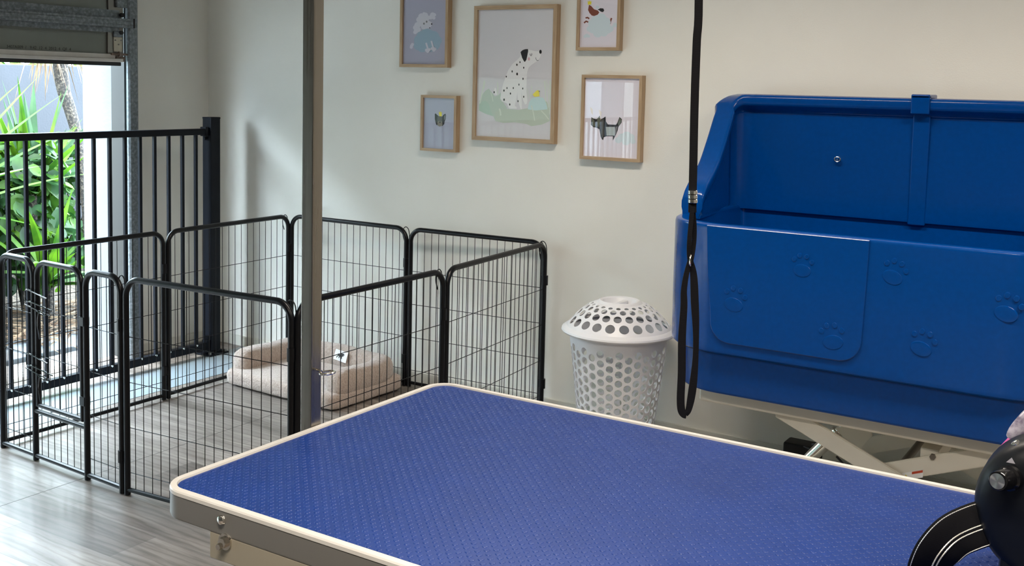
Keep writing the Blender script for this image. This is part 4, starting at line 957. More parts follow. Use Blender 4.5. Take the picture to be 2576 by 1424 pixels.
# U bolster: swept oval
path = [(-0.285, -0.185), (-0.287, -0.10), (-0.288, 0.02), (-0.286, 0.10), (-0.262, 0.150), (-0.215, 0.172), (-0.10, 0.178), (0.0, 0.180), (0.10, 0.178), (0.215, 0.172), (0.262, 0.150), (0.286, 0.10), (0.288, 0.02), (0.287, -0.10), (0.285, -0.185)]
cpts = catmull([Vector((x*1.12, y*1.12 if y < 0 else y*1.10, 0)) for x, y in path], 5)
bm = BM()
rings = []
for i, p in enumerate(cpts):
    d = (cpts[min(len(cpts)-1, i+1)]-cpts[max(0, i-1)]).normalized()
    nrm = Vector((d.y, -d.x, 0))
    s = i/(len(cpts)-1)
    e = min(s, 1-s)
    k = 1.0
    if e < 0.045:
        k = math.sqrt(max(0.0, 1-((0.045-e)/0.045)**2))*0.9+0.1
    hb = 0.070+0.052*k*(1+0.06*math.sin(9*s*PI))
    ring = []
    n = 18
    for q in range(n):
        a = 2*PI*q/n
        cx_, cz_ = math.cos(a), math.sin(a)
        rx = 0.058*(0.35+0.65*k)
        x = rx*math.copysign(abs(cx_)**0.8, cx_)
        z = 0.045+(hb*1.05)*(0.5+0.5*math.copysign(abs(cz_)**0.85, cz_))
        ring.append(bm.verts.new(p + nrm*x + Vector((0, 0, z))))
    rings.append(ring)
for A, B in zip(rings, rings[1:]):
    for q in range(n):
        bm.faces.new((A[q], A[(q+1) % n], B[(q+1) % n], B[q]))
bm.faces.new(rings[0][::-1]); bm.faces.new(rings[-1])
o = obj('bolster', bm, fleece, bed, angle=80, wn=False)
sb = o.modifiers.new('s', 'SUBSURF'); sb.levels = 1; sb.render_levels = 2
noise_disp(o, 0.006, 0.02)
# white sewn-on patch with a dark dog emblem on the inner face of the back bolster
pt = BM(); box(pt, -0.042, 0.042, -0.0015, 0.0015, -0.026, 0.026, bev=0.001)
po = obj('label_patch', pt, label_white, bed)
po.location = (0.055, 0.130, 0.140); po.rotation_euler = (math.radians(-14), math.radians(6), 0)
bm = BM()
dog = [(-24, -12), (-20, -4), (-14, 2), (-18, 6), (-12, 8), (-6, 5), (0, 8), (4, 16), (8, 12), (14, 14), (22, 9), (18, 6), (14, 5), (22, 2), (14, 1), (10, -2), (12, -12), (8, -12), (4, -4), (-2, -3), (-5, -12), (-9, -12), (-9, -4), (-13, -3), (-18, -10), (-20, -14)]
vs = [bm.verts.new((x*0.0011, -0.0022, y*0.0011)) for x, y in dog]
bm.faces.new(vs)
eo = obj('dog_emblem', bm, ink, po, smooth=False)

# ------------------------------------------------------------------ framed prints
COLS = dict(sage=(0.42, 0.50, 0.43), sage2=(0.44, 0.50, 0.42), mint=(0.38, 0.50, 0.42), paper_white=(0.80, 0.79, 0.82), ink=(0.012, 0.012, 0.014), paleblue=(0.46, 0.60, 0.60),
            blade=(0.55, 0.60, 0.52), blush=(0.60, 0.38, 0.42), yellow=(0.75, 0.60, 0.05), grey=(0.16, 0.16, 0.17), skyblue=(0.26, 0.36, 0.44), cloudwhite=(0.50, 0.50, 0.55),
            brown=(0.17, 0.045, 0.025), cloudblue=(0.52, 0.60, 0.64), darkgrey=(0.08, 0.08, 0.075), tan=(0.20, 0.19, 0.15), olive=(0.10, 0.11, 0.08), palegrey=(0.35, 0.40, 0.40), cream=(0.60, 0.52, 0.44),
            bg_grey=(0.56, 0.55, 0.57), bg_lilac=(0.34, 0.34, 0.42), bg_pink=(0.62, 0.59, 0.65), bg_blue=(0.36, 0.38, 0.47))
CM = {k: plain('print_'+k, tuple(min(0.85, v*1.25) for v in c), 0.75) for k, c in COLS.items()}
def picture(name_label, x0, x1, z0, z1, key, bg, fw=0.019, depth=0.036):
    cx, cz = (x0+x1)/2, (z0+z1)/2
    t = thing('picture_frame', name_label, 'framed picture', (cx, YB, cz), group='framed dog prints on the back wall')
    yf, yb = -depth, -0.002
    hx, hz = (x1-x0)/2, (z1-z0)/2
    for nm, sgn in (('top', 1), ('bottom', -1)):
        bm = BM()
        zo, zi = sgn*hz, sgn*(hz-fw)
        A = [(-hx, zo), (hx, zo), (hx-fw, zi), (-hx+fw, zi)]
        lo = [bm.verts.new((a, yf, b)) for a, b in A]; hi = [bm.verts.new((a, yb, b)) for a, b in A]
        bm.faces.new(lo); bm.faces.new(hi[::-1])
        for i in range(4):
            bm.faces.new((lo[i], lo[(i+1) % 4], hi[(i+1) % 4], hi[i]))
        obj('frame_rail', bm, oak_h, t, smooth=False)
    for sgn in (-1, 1):
        bm = BM()
        xo, xi = sgn*hx, sgn*(hx-fw)
        A = [(xo, -hz), (xo, hz), (xi, hz-fw), (xi, -hz+fw)]
        lo = [bm.verts.new((a, yf, b)) for a, b in A]; hi = [bm.verts.new((a, yb, b)) for a, b in A]
        bm.faces.new(lo); bm.faces.new(hi[::-1])
        for i in range(4):
            bm.faces.new((lo[i], lo[(i+1) % 4], hi[(i+1) % 4], hi[i]))
        obj('frame_stile', bm, oak_v, t, smooth=False)
    # print: paper sheet, drawing laid on it, all one mesh
    yp = yf+0.010
    bm = BM()
    names = [bg]
    def sheet(pts, c, lay):
        if c not in names:
            names.append(c)
        P = []
        for x, z in pts:
            P.append((max(-hx+fw, min(hx-fw, x)), max(-hz+fw, min(hz-fw, z))))
        Q = []
        for p in P:
            if not Q or (abs(p[0]-Q[-1][0])+abs(p[1]-Q[-1][1])) > 1e-5:
                Q.append(p)
        if len(Q) > 2 and abs(Q[0][0]-Q[-1][0])+abs(Q[0][1]-Q[-1][1]) < 1e-5:
            Q.pop()
        if len(Q) < 3:
            return
        f = bm.faces.new([bm.verts.new((a, yp-0.00004*lay, b)) for a, b in Q])
        f.material_index = names.index(c)
    sheet([(-hx+fw, -hz+fw), (hx-fw, -hz+fw), (hx-fw, hz-fw), (-hx+fw, hz-fw)], bg, 0)
    for i, (c, pts) in enumerate(ART[key]):
        sheet([(x-cx, z-cz) for x, z in pts], c, i+1)
    bm.normal_update()
    bmesh.ops.triangulate(bm, faces=[f for f in bm.faces if len(f.verts) > 4], quad_method='BEAUTY', ngon_method='EAR_CLIP')
    obj('print', bm, [CM[n_] for n_ in names], t, smooth=False, recalc=False)
    bm = BM(); gx_, gz_ = hx-fw*0.7, hz-fw*0.7; bm.faces.new([bm.verts.new((a, yf+0.007, b)) for a, b in ((-gx_, -gz_), (gx_, -gz_), (gx_, gz_), (-gx_, gz_))]); obj('glass', bm, glass_clear, t, smooth=False, recalc=False)
    bm = BM(); box(bm, -hx+0.004, hx-0.004, yp+0.004, -0.001, -hz+0.004, hz-0.004); obj('backing_board', bm, dark_steel, t, smooth=False)
    return t
picture('largest oak-framed print, of a spotted dog sitting in grass', -2.905, -2.455, 1.2395, 1.867, 'big', 'bg_grey')
picture('oak-framed print of a white poodle on a cloud, upper left of the group', -3.347, -3.056, 1.578, 1.960, 'ul', 'bg_lilac', 0.015)
picture('oak-framed print of a brown dog on a cloud, upper right of the group', -2.354, -2.140, 1.661, 1.935, 'ur', 'bg_pink', 0.014)
picture('smallest oak-framed print, of a dark dog head with a crown', -3.211, -2.998, 1.173, 1.444, 'll', 'bg_blue', 0.013)
picture('oak-framed print with strong reflections, lower right of the group', -2.3195, -2.0235, 1.1815, 1.555, 'lr', 'bg_pink', 0.014)

# ------------------------------------------------------------------ laundry basket with round holes
bk = thing('laundry_basket', 'white perforated plastic laundry basket with domed lid against the wall', 'laundry basket', (-1.990, 3.985, 0))
def hole_patch(bm, surf, u0, u1, v0, v1, ru, rv, n=24):
    """surf(u,v)->Vector. rectangle cell with elliptical hole in the middle"""
    uc, vc = (u0+u1)/2, (v0+v1)/2
    hu, hv = (u1-u0)/2, (v1-v0)/2
    inner, outer = [], []
    for k in range(n):
        a = 2*PI*k/n
        c, s = math.cos(a), math.sin(a)
        inner.append((uc+ru*c, vc+rv*s))
        m_ = max(abs(c), abs(s))
        outer.append((uc+hu*c/m_, vc+hv*s/m_))
    I = [bm.verts.new(surf(*p)) for p in inner]; O = [bm.verts.new(surf(*p)) for p in outer]
    I2 = [bm.verts.new(inward(surf(*p))) for p in inner]; O2 = [bm.verts.new(inward(surf(*p))) for p in outer]
    for k in range(n):
        k2 = (k+1) % n
        bm.faces.new((O[k], O[k2], I[k2], I[k]))
        bm.faces.new((O2[k2], O2[k], I2[k], I2[k2]))
        bm.faces.new((I[k], I[k2], I2[k2], I2[k]))
WT = 0.0028
def inward(p):
    r = math.hypot(p.x, p.y)
    up = 0.0 if p.z < 0.505 else 0.6
    return Vector((p.x*(r-WT*(1-up*0.4))/r, p.y*(r-WT*(1-up*0.4))/r, p.z-WT*up))
def quad_patch(bm, surf, u0, u1, v0, v1, nu=2, nv=2):
    for fl in (0, 1):
        g = [[bm.verts.new(surf(u0+(u1-u0)*i/nu, v0+(v1-v0)*j/nv) if not fl else inward(surf(u0+(u1-u0)*i/nu, v0+(v1-v0)*j/nv))) for j in range(nv+1)] for i in range(nu+1)]
        for i in range(nu):
            for j in range(nv):
                q = (g[i][j], g[i+1][j], g[i+1][j+1], g[i][j+1])
                bm.faces.new(q if not fl else q[::-1])
H0, H1 = 0.0, 0.495
def rad(z):
    return 0.150+(0.208-0.150)*(z/H1)
def bsurf(u, v):
    return Vector((rad(v)*math.cos(u), rad(v)*math.sin(u), v))
bm = BM()
NC = 32
pv = 0.0395
du = 2*PI/NC
zt0, zb0 = 0.450, 0.450-9*pv-pv/2
for i in range(NC):
    off = 0 if i % 2 == 0 else pv/2
    for j in range(9):
        z1 = 0.450-off-j*pv
        zc = z1-pv/2
        rr_ = 0.0155
        hole_patch(bm, bsurf, i*du, (i+1)*du, z1-pv, z1, min(rr_/rad(zc), du*0.45), rr_)
    if off:
        quad_patch(bm, bsurf, i*du, (i+1)*du, 0.450-off, 0.450, 2, 1)
        quad_patch(bm, bsurf, i*du, (i+1)*du, 0.0, zb0, 2, 2)
    else:
        quad_patch(bm, bsurf, i*du, (i+1)*du, 0.0, zb0+pv/2, 2, 2)
    quad_patch(bm, bsurf, i*du, (i+1)*du, 0.450, H1, 2, 2)
bmesh.ops.remove_doubles(bm, verts=bm.verts, dist=0.0002)
o = obj('basket_body', bm, white_plastic, bk, angle=50, wn=False, recalc=False)
bm = BM(); lathe(bm, [(0.0, 0.002), (0.149, 0.002), (0.1495, 0.006), (0.0, 0.006)], 48); obj('basket_base', bm, white_plastic, bk)
# rim of the lid and the dome
bm = BM()
lathe(bm, [(0.205, 0.488), (0.228, 0.484), (0.236, 0.487), (0.240, 0.493), (0.238, 0.500), (0.229, 0.507), (0.219, 0.512), (0.205, 0.506)], 64)
obj('lid_rim', bm, white_plastic, bk)
def dome(u, s):
    # s 0..1 from rim to crown
    a = s
    r = 0.219-(0.219-0.095)*a
    z = 0.512+0.098*math.sin(a*PI/2*0.92)/math.sin(PI/2*0.92)
    return Vector((r*math.cos(u), r*math.sin(u), z))
bm = BM()
rows = [(0.04, 0.32, 0.0200), (0.32, 0.56, 0.0165), (0.56, 0.76, 0.0128), (0.76, 0.91, 0.0092)]
NL = 22
dl = 2*PI/NL
quads = [(0.0, 0.04), (0.91, 1.0)]
for ri, (s0, s1, hr) in enumerate(rows):
    for i in range(NL):
        u0 = (i+(0.5 if ri % 2 else 0))*dl
        rr_ = (dome(0, (s0+s1)/2)).x
        ds = (dome(0, s1)-dome(0, s0)).length
        hole_patch(bm, dome, u0, u0+dl, s0, s1, min(hr/rr_, dl*0.40), min(0.42, hr/ds)*(s1-s0))
for s0, s1 in quads:
    for i in range(NL*2):
        quad_patch(bm, dome, i*dl/2, (i+1)*dl/2, s0, s1, 1, 2)
bmesh.ops.remove_doubles(bm, verts=bm.verts, dist=0.0002)
o = obj('lid_dome', bm, white_plastic, bk, angle=50, wn=False, recalc=False)
bm = BM()
lathe(bm, [(0.099, 0.604), (0.092, 0.6145), (0.082, 0.620), (0.072, 0.616), (0.064, 0.602), (0.060, 0.594), (0.0, 0.594), (0.0, 0.590), (0.066, 0.590), (0.090, 0.602)], 48)
obj('finger_well', bm, white_plastic, bk)
bm = BM(); box(bm, -0.060, 0.060, -0.011, 0.011, 0.598, 0.611, bev=0.004); lg = obj('grip_bar', bm, white_plastic, bk); lg.rotation_euler = (0, 0, math.radians(90))

# ------------------------------------------------------------------ blue bathing tub
TX0, TX1, TYF, TYB = -1.588, -0.215, 3.420, 4.20
tub = thing('dog_bath', 'glossy blue moulded plastic dog bath with high splash guard', 'dog bath', ((TX0+TX1)/2, 3.80, 0))
TO = Vector(((TX0+TX1)/2, 3.80, 0))
def trel(bm):
    for v in bm.verts:
        v.co -= TO
    return bm
def tpart(name, bm, m, parent=None, **k):
    return obj(name, trel(bm), m, parent or tub, **k)
def plan(ins, rf=0.24, rb=0.06, n=10):
    x0, x1, y0, y1 = TX0+ins, TX1-ins, TYF+ins, TYB-ins
    rf_, rb_ = max(0.02, rf-ins), max(0.02, rb-ins)
    return arc(x0+rf_, y0+rf_, rf_, PI, 1.5*PI, n)+arc(x1-rf_, y0+rf_, rf_, 1.5*PI, 2*PI, n)+arc(x1-rb_, y1-rb_, rb_, 0, PI/2, n)+arc(x0+rb_, y1-rb_, rb_, PI/2, PI, n)
def loft(bm, levels, cap_lo=True, cap_hi=True):
    rings = [[bm.verts.new((x, y, z)) for x, y in pts] for pts, z in levels]
    for A, B in zip(rings, rings[1:]):
        n = len(A)
        for k in range(n):
            bm.faces.new((A[k], A[(k+1) % n], B[(k+1) % n], B[k]))
    if cap_lo: bm.faces.new(rings[0][::-1])
    if cap_hi: bm.faces.new(rings[-1])
    return bm
ZR = 1.048
bm = BM()
loft(bm, [(plan(0.065), 0.455), (plan(0.045), 0.457), (plan(0.038), 0.466), (plan(0.030), 0.560), (plan(0.026), 0.598), (plan(0.012), 0.603), (plan(0.004), 0.610), (plan(0.002), 0.622),
          (plan(0.0), 0.80), (plan(0.0), ZR-0.014), (plan(0.003), ZR-0.005), (plan(0.012), ZR), (plan(0.040), ZR), (plan(0.048), ZR-0.005), (plan(0.052), ZR-0.016),
          (plan(0.060), 0.86), (plan(0.075), 0.80), (plan(0.12), 0.775)])
tpart('basin', bm, tub_blue)
# splash guard round the left, back and right: section lofted along the plan, height falls towards the front
def guard_path():
    ang = []
    pts = []
    x0, x1, y1 = TX0-0.002, TX1+0.002, TYB-0.006
    flare = 0.052
    r = 0.14
    # left side going back, flaring out slightly
    for i in range(15):
        y = 3.665+(y1-r-3.665)*i/14
        pts.append((x0-flare*((y-3.665)/(y1-3.665)), y, Vector((-1, 0, 0))))
    cx, cy = x0-flare+r, y1-r
    for i in range(1, 10):
        a = PI-(PI/2)*i/10
        pts.append((cx+r*math.cos(a), cy+r*math.sin(a), Vector((math.cos(a), math.sin(a), 0))))
    cx2 = x1+flare-r
    for i in range(25):
        pts.append((cx+(cx2-cx)*i/24, y1, Vector((0, 1, 0))))
    for i in range(1, 10):
        a = PI/2-(PI/2)*i/10
        pts.append((cx2+r*math.cos(a), cy+r*math.sin(a), Vector((math.cos(a), math.sin(a), 0))))
    for i in range(15):
        y = y1-r-(y1-r-3.665)*i/14
        pts.append((x1+flare*((y-3.665)/(y1-3.665)), y, Vector((1, 0, 0))))
    return pts
HP = [(3.665, 1.105), (3.70, 1.145), (3.79, 1.190), (3.87, 1.240), (3.95, 1.318), (4.03, 1.405), (4.08, 1.450), (4.13, 1.476), (4.17, 1.488), (4.3, 1.492)]
def gh(y):
    for (a, b), (c, d) in zip(HP, HP[1:]):
        if a <= y <= c:
            return b+(d-b)*(y-a)/(c-a)
    return HP[-1][1]
bm = BM()
rings = []
GP = guard_path()
for i, (x, y, nv) in enumerate(GP):
    h = gh(y)
    e = min(i, len(GP)-1-i)
    flo = 0.035+0.0*e                       # flange depth
    wd = 0.082+0.016*max(0.0, nv.y)
    zb = 1.030
    rc0 = 0.014+0.028*max(0.0, nv.y)
    sec = [(0.004, zb), (0.004, h-0.05), (0.0, h-0.035), (0.0, h-0.012), (0.004, h-0.003), (0.012, h), (wd-0.014, h-0.002), (wd-0.004, h-0.007), (wd, h-0.016), (wd, h-flo), (wd-0.005, h-flo-0.012), (wd-rc0*0.7, h-flo-0.024), (wd-rc0, min(h-flo-0.045, h-0.07)), (wd-rc0+0.008, zb+0.012), (wd-rc0+0.006, zb)]
    sec = [(a, max(z, zb)) for a, z in sec]
    rings.append([bm.verts.new((x-nv.x*a, y-nv.y*a, z)) for a, z in sec])
for A, B in zip(rings, rings[1:]):
    n = len(A)
    for k in range(n):
        bm.faces.new((A[k], A[(k+1) % n], B[(k+1) % n], B[k]))
bm.faces.new(rings[0][::-1]); bm.faces.new(rings[-1])
bmesh.ops.remove_doubles(bm, verts=bm.verts, dist=0.00005)
o = tpart('splash_guard', bm, tub_blue, angle=50)
# raised join strip and clip on the back of the guard
bm = BM(); box(bm, -0.890, -0.828, 4.126, 4.150, 1.020, 1.445, bev=0.006, seg=3); tpart('join_strip', bm, tub_blue)
bm = BM(); box(bm, -0.892, -0.826, 4.088, 4.110, 1.430, 1.500, bev=0.005, seg=3); box(bm, -0.892, -0.826, 4.088, 4.215, 1.486, 1.502, bev=0.005, seg=3); tpart('clip', bm, tub_blue)
# door panel in the front
def plate(bm, outline, yf, yb, inset=0.003):
    a = [bm.verts.new((x, yb, z)) for x, z in outline]
    cx_ = sum(p[0] for p in outline)/len(outline); cz_ = sum(p[1] for p in outline)/len(outline)
    b = [bm.verts.new((x, yf+inset*0.7, z)) for x, z in outline]
    c = []
    n = len(outline)
    for i in range(n):
        x, z = outline[i]; px, pz = outline[i-1]; qx, qz = outline[(i+1) % n]
        d = Vector((qx-px, qz-pz)).normalized()
        nx, nz = -d.y, d.x
        if (cx_-x)*nx+(cz_-z)*nz < 0: nx, nz = -nx, -nz
        c.append(bm.verts.new((x+nx*inset, yf, z+nz*inset)))
    for A, B in ((a, b), (b, c)):
        for k in range(n):
            bm.faces.new((A[k], A[(k+1) % n], B[(k+1) % n], B[k]))
    bm.faces.new(c)
    bm.faces.new(a[::-1])
    return bm
out = [(-1.386, ZR-0.004), (-1.379, 0.90), (-1.362, 0.735)]+[(x, z) for x, z in arc(-1.292, 0.718, 0.070, PI, 1.5*PI, 8)]+[(x, z) for x, z in arc(-0.925, 0.718, 0.070, 1.5*PI, 2*PI, 8)]+[(-0.849, 0.90), (-0.846, ZR-0.004)]
bm = BM(); plate(bm, out, TYF-0.005, TYF+0.03, 0.0025); door = tpart('step_through_door', bm, tub_blue, smooth=True, angle=20)
dcol = plain('seam_shadow_gap', (0.003, 0.02, 0.09), 0.5)
def seam(bm, pts, r=0.0016):
    return tube(bm, pts, r, 6)
# paw print reliefs
def paw(cx, cz, s, rot, parent, flip=1, y=TYF):
    bm = BM()
    def dome_(x, z, rx, rz, hh):
        c, s_ = math.cos(rot), math.sin(rot)
        X, Z = x*c-z*s_, x*s_+z*c
        n = 20
        rg = []
        for rr_, yy in ((1.0, 0.002), (0.94, -hh*0.7), (0.84, -hh), (0.6, -hh*1.05)):
            ring = []
            for k in range(n):
                a = 2*PI*k/n
                px, pz = rx*rr_*math.cos(a), rz*rr_*math.sin(a)
                ring.append(bm.verts.new((cx+(X+px*c-pz*s_)*s, y+yy, cz+(Z+px*s_+pz*c)*s)))
            rg.append(ring)
        for A, B in zip(rg, rg[1:]):
            for k in range(n):
                bm.faces.new((A[k], A[(k+1) % n], B[(k+1) % n], B[k]))
        bm.faces.new(rg[-1])
    dome_(0, -0.5, 1.0, 0.72, 0.0016)
    for x, z in ((-0.95, 0.62), (-0.38, 1.10), (0.38, 1.08), (0.98, 0.55)):
        dome_(x, z, 0.26, 0.30, 0.0016)
    for f in bm.faces: f.smooth = True
    return tpart('paw_print', bm, tub_blue)
paw(-1.277, 0.800, 0.034, -0.18, door, y=TYF-0.005)
paw(-1.053, 0.940, 0.030, -0.05, door, y=TYF-0.005)
paw(-0.946, 0.722, 0.034, 0.18, door, y=TYF-0.005)
paw(-0.767, 0.950, 0.032, -0.30, tub)
paw(-0.672, 0.740, 0.033, -0.25, tub)
paw(-0.440, 0.880, 0.034, -0.25, tub)
# tether ring bolt in the back
bm = BM()
tube(bm, [(-1.155+0.011*math.cos(a), 4.118, 1.248+0.009*math.sin(a)) for a in [2*PI*i/16 for i in range(16)]], 0.0028, 8, closed=True)
cyl(bm, (-1.155, 4.150, 1.248), (-1.155, 4.116, 1.248), 0.003, 8)
tpart('tether_ring', bm, chrome)

# lift table under the bath
lf = thing('bath_lift', 'cream steel scissor lift with hydraulic cylinder under the blue bath', 'lift', (-0.9, 3.82, 0))
LO = Vector((-0.9, 3.82, 0))
def lpart(name, bm, m, parent=None, **k):
    for v in bm.verts: v.co -= LO
    return obj(name, bm, m, parent or lf, **k)
bm = BM(); box(bm, -1.445, -0.355, 3.545, 4.115, 0.393, 0.4545, bev=0.012, seg=3); lpart('top_frame', bm, cream_metal)
bm = BM(); box(bm, -1.40, -0.40, 3.56, 4.10, 0.002, 0.060, bev=0.006); lpart('base_frame', bm, cream_metal)
def arm(x0, z0, x1, z1, y, w=0.062, th=0.014):
    bm = BM()
    d = Vector((x1-x0, 0, z1-z0)).normalized(); nn = Vector((-d.z, 0, d.x))
    c = [Vector((x0, y, z0))+nn*w/2, Vector((x1, y, z1))+nn*w/2, Vector((x1, y, z1))-nn*w/2, Vector((x0, y, z0))-nn*w/2]
    lo = [bm.verts.new(p-Vector((0, th/2, 0))) for p in c]; hi = [bm.verts.new(p+Vector((0, th/2, 0))) for p in c]
    bm.faces.new(lo[::-1]); bm.faces.new(hi)
    for i in range(4): bm.faces.new((lo[i], lo[(i+1) % 4], hi[(i+1) % 4], hi[i]))
    bmesh.ops.bevel(bm, geom=list(bm.edges), offset=0.003, segments=2, affect='EDGES')
    return bm
SA = [(-1.165, 0.395, -0.42, 0.080), (-1.155, 0.085, -0.355, 0.430)]
a1 = lpart('scissor_arm', arm(-1.165, 0.405, -0.40, 0.085, 3.588), cream_metal)
a2 = lpart('scissor_arm', arm(-1.17, 0.105, -0.375, 0.420, 3.606), cream_metal)
lpart('scissor_arm', arm(-1.165, 0.405, -0.40, 0.085, 4.075), cream_metal)
lpart('scissor_arm', arm(-1.17, 0.105, -0.375, 0.420, 4.057), cream_metal)
bm = BM(); cyl(bm, (-0.776, 3.575, 0.247), (-0.776, 4.09, 0.247), 0.013, 14); lpart('cross_shaft', bm, dark_steel)
bm = BM(); box(bm, -0.70, -0.64, 3.62, 4.04, 0.30, 0.355, bev=0.006); lpart('cross_member', bm, cream_metal)
bm = BM(); cyl(bm, (-0.955, 3.85, 0.375), (-1.035, 3.85, 0.275), 0.014, 18); lpart('piston_rod', bm, chrome)
bm = BM(); cyl(bm, (-1.030, 3.85, 0.281), (-1.180, 3.85, 0.095), 0.023, 20); lpart('hydraulic_cylinder', bm, chrome)
bm = BM()
pl_ = [(-1.03, 0.300), (-0.95, 0.342), (-0.905, 0.325), (-0.90, 0.30), (-0.945, 0.235)]
lo = [bm.verts.new((x, 3.815, z)) for x, z in pl_]; hi = [bm.verts.new((x, 3.823, z)) for x, z in pl_]
bm.faces.new(lo[::-1]); bm.faces.new(hi)
for i in range(5): bm.faces.new((lo[i], lo[(i+1) % 5], hi[(i+1) % 5], hi[i]))
lpart('gusset_plate', bm, cream_metal, smooth=False)
bm = BM(); box(bm, -1.245, -1.115, 3.90, 3.98, 0.12, 0.186, bev=0.008); lpart('control_box', bm, black_plastic)
bm = BM()
tube(bm, catmull([(-1.13, 3.89, 0.20), (-1.10, 3.875, 0.215), (-1.06, 3.87, 0.235), (-1.04, 3.868, 0.25), (-1.02, 3.868, 0.30)], 6), 0.006, 8)
tube(bm, catmull([(-1.16, 3.885, 0.19), (-1.12, 3.87, 0.19), (-1.08, 3.865, 0.215), (-1.055, 3.862, 0.24)], 6), 0.004, 8)
tube(bm, catmull([(-0.99, 3.70, 0.24), (-0.94, 3.70, 0.19), (-0.92, 3.70, 0.12), (-0.93, 3.70, 0.06)], 6), 0.004, 8)
lpart('cable', bm, rubber_black)
bm = BM(); box(bm, -0.747, -0.682, 3.5965, 3.5985, 0.262-0.012, 0.262+0.014)
for v in bm.verts:
    v.co.z += (v.co.x+0.715)*0.396
stk = lpart('warning_sticker', bm, label_white, smooth=False)
bm = BM(); box(bm, -0.716, -0.683, 3.5955, 3.5966, 0.267, 0.275)
for v in bm.verts: v.co.z += (v.co.x+0.715)*0.396
lpart('red_band', bm, warn_red, stk, smooth=False)
bm = BM(); vv = [bm.verts.new((-0.744, 3.596, 0.240)), bm.verts.new((-0.724, 3.596, 0.248)), bm.verts.new((-0.735, 3.596, 0.262))]; bm.faces.new(vv)
lpart('yellow_triangle', bm, warn_yellow, stk, smooth=False)
bm = BM(); cyl(bm, (-0.655, 3.60, 0.338), (-0.655, 3.59, 0.338), 0.010, 6); lpart('bolt', bm, dark_steel)

# ------------------------------------------------------------------ grooming table
TZ = 0.920
gx0, gx1, gy0, gy1 = -1.222, 0.02, 0.992, 1.674
gt = thing('grooming_table', 'grooming table with blue studded rubber top and pale edging', 'table', (-0.6, 1.333, 0))
GO = Vector((-0.6, 1.333, 0))
def gpart(name, bm, m, parent=None, **k):
    for v in bm.verts: v.co -= GO
    return obj(name, bm, m, parent or gt, **k)
def rr_plan(x0, x1, y0, y1, r, n=10):
    return arc(x1-r, y1-r, r, 0, PI/2, n)+arc(x0+r, y1-r, r, PI/2, PI, n)+arc(x0+r, y0+r, r, PI, 1.5*PI, n)+arc(x1-r, y0+r, r, 1.5*PI, 2*PI, n)
bm = BM()
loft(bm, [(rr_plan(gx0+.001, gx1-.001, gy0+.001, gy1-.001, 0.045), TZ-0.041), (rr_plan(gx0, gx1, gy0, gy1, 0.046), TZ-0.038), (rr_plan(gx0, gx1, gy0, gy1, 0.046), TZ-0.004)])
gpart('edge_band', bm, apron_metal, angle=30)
bm = BM()
e0 = 0.0115
loft(bm, [(rr_plan(gx0-.0008, gx1+.0008, gy0-.0008, gy1+.0008, 0.047), TZ-0.006), (rr_plan(gx0-.0008, gx1+.0008, gy0-.0008, gy1+.0008, 0.047), TZ-0.001), (rr_plan(gx0+.0008, gx1-.0008, gy0+.0008, gy1-.0008, 0.045), TZ+0.001),
          (rr_plan(gx0+e0-.001, gx1-e0+.001, gy0+e0-.001, gy1-e0+.001, 0.033), TZ+0.001), (rr_plan(gx0+e0, gx1-e0, gy0+e0, gy1-e0, 0.032), TZ-0.0025)], cap_lo=False, cap_hi=False)
gpart('edge_trim', bm, trim_white, angle=30)
bm = BM()
e1 = e0+0.0012
loft(bm, [(rr_plan(gx0+e1, gx1-e1, gy0+e1, gy1-e1, 0.030), TZ-0.006), (rr_plan(gx0+e1, gx1-e1, gy0+e1, gy1-e1, 0.030), TZ-0.0014)])
st = 0.0085
ix = int((gx1-gx0)/st)+2; iy = int((gy1-gy0)/st)+2
BN = 12
cosk = [(math.cos(2*PI*k/BN), math.sin(2*PI*k/BN)) for k in range(BN)]
cr = 0.032
for i in range(ix):
    for j in range(iy):
        if (i+j) % 2: continue
        x, y = gx0+0.02+i*st, gy0+0.02+j*st
        if x > gx1-e1-0.006 or y > gy1-e1-0.005 or x < gx0+e1+0.005 or y < gy0+e1+0.005: continue
        dx = max(0, (gx0+e1+cr)-x, x-(gx1-e1-cr)); dy = max(0, (gy0+e1+cr)-y, y-(gy1-e1-cr))
        if dx > 0 and dy > 0 and dx*dx+dy*dy > (cr-0.005)**2: continue
        A = [bm.verts.new((x+0.0043*c, y+0.0043*s, TZ-0.0015)) for c, s in cosk]
        B = [bm.verts.new((x+0.0040*c, y+0.0040*s, TZ-0.0009)) for c, s in cosk]
        C_ = [bm.verts.new((x+0.0031*c, y+0.0033*s, TZ-0.0006)) for c, s in cosk]
        for k in range(BN):
            k2 = (k+1) % BN
            bm.faces.new((A[k], A[k2], B[k2], B[k])); bm.faces.new((B[k], B[k2], C_[k2], C_[k]))
        bm.faces.new(C_)
gpart('rubber_mat', bm, mat_blue, recalc=False, angle=60)
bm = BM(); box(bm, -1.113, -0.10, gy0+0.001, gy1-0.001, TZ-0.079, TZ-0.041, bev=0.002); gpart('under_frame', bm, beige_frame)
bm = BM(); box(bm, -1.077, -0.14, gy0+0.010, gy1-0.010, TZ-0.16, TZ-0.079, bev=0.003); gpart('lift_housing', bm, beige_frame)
bm = BM(); box(bm, -0.66, -0.54, 1.25, 1.42, 0.06, TZ-0.16, bev=0.006); gpart('column', bm, cream_metal)
bm = BM(); box(bm, -1.06, -0.16, 1.05, 1.13, 0.002, 0.06, bev=0.006); box(bm, -1.06, -0.16, 1.53, 1.61, 0.002, 0.06, bev=0.006); box(bm, -0.68, -0.52, 1.13, 1.53, 0.002, 0.06, bev=0.006); gpart('foot_frame', bm, cream_metal)
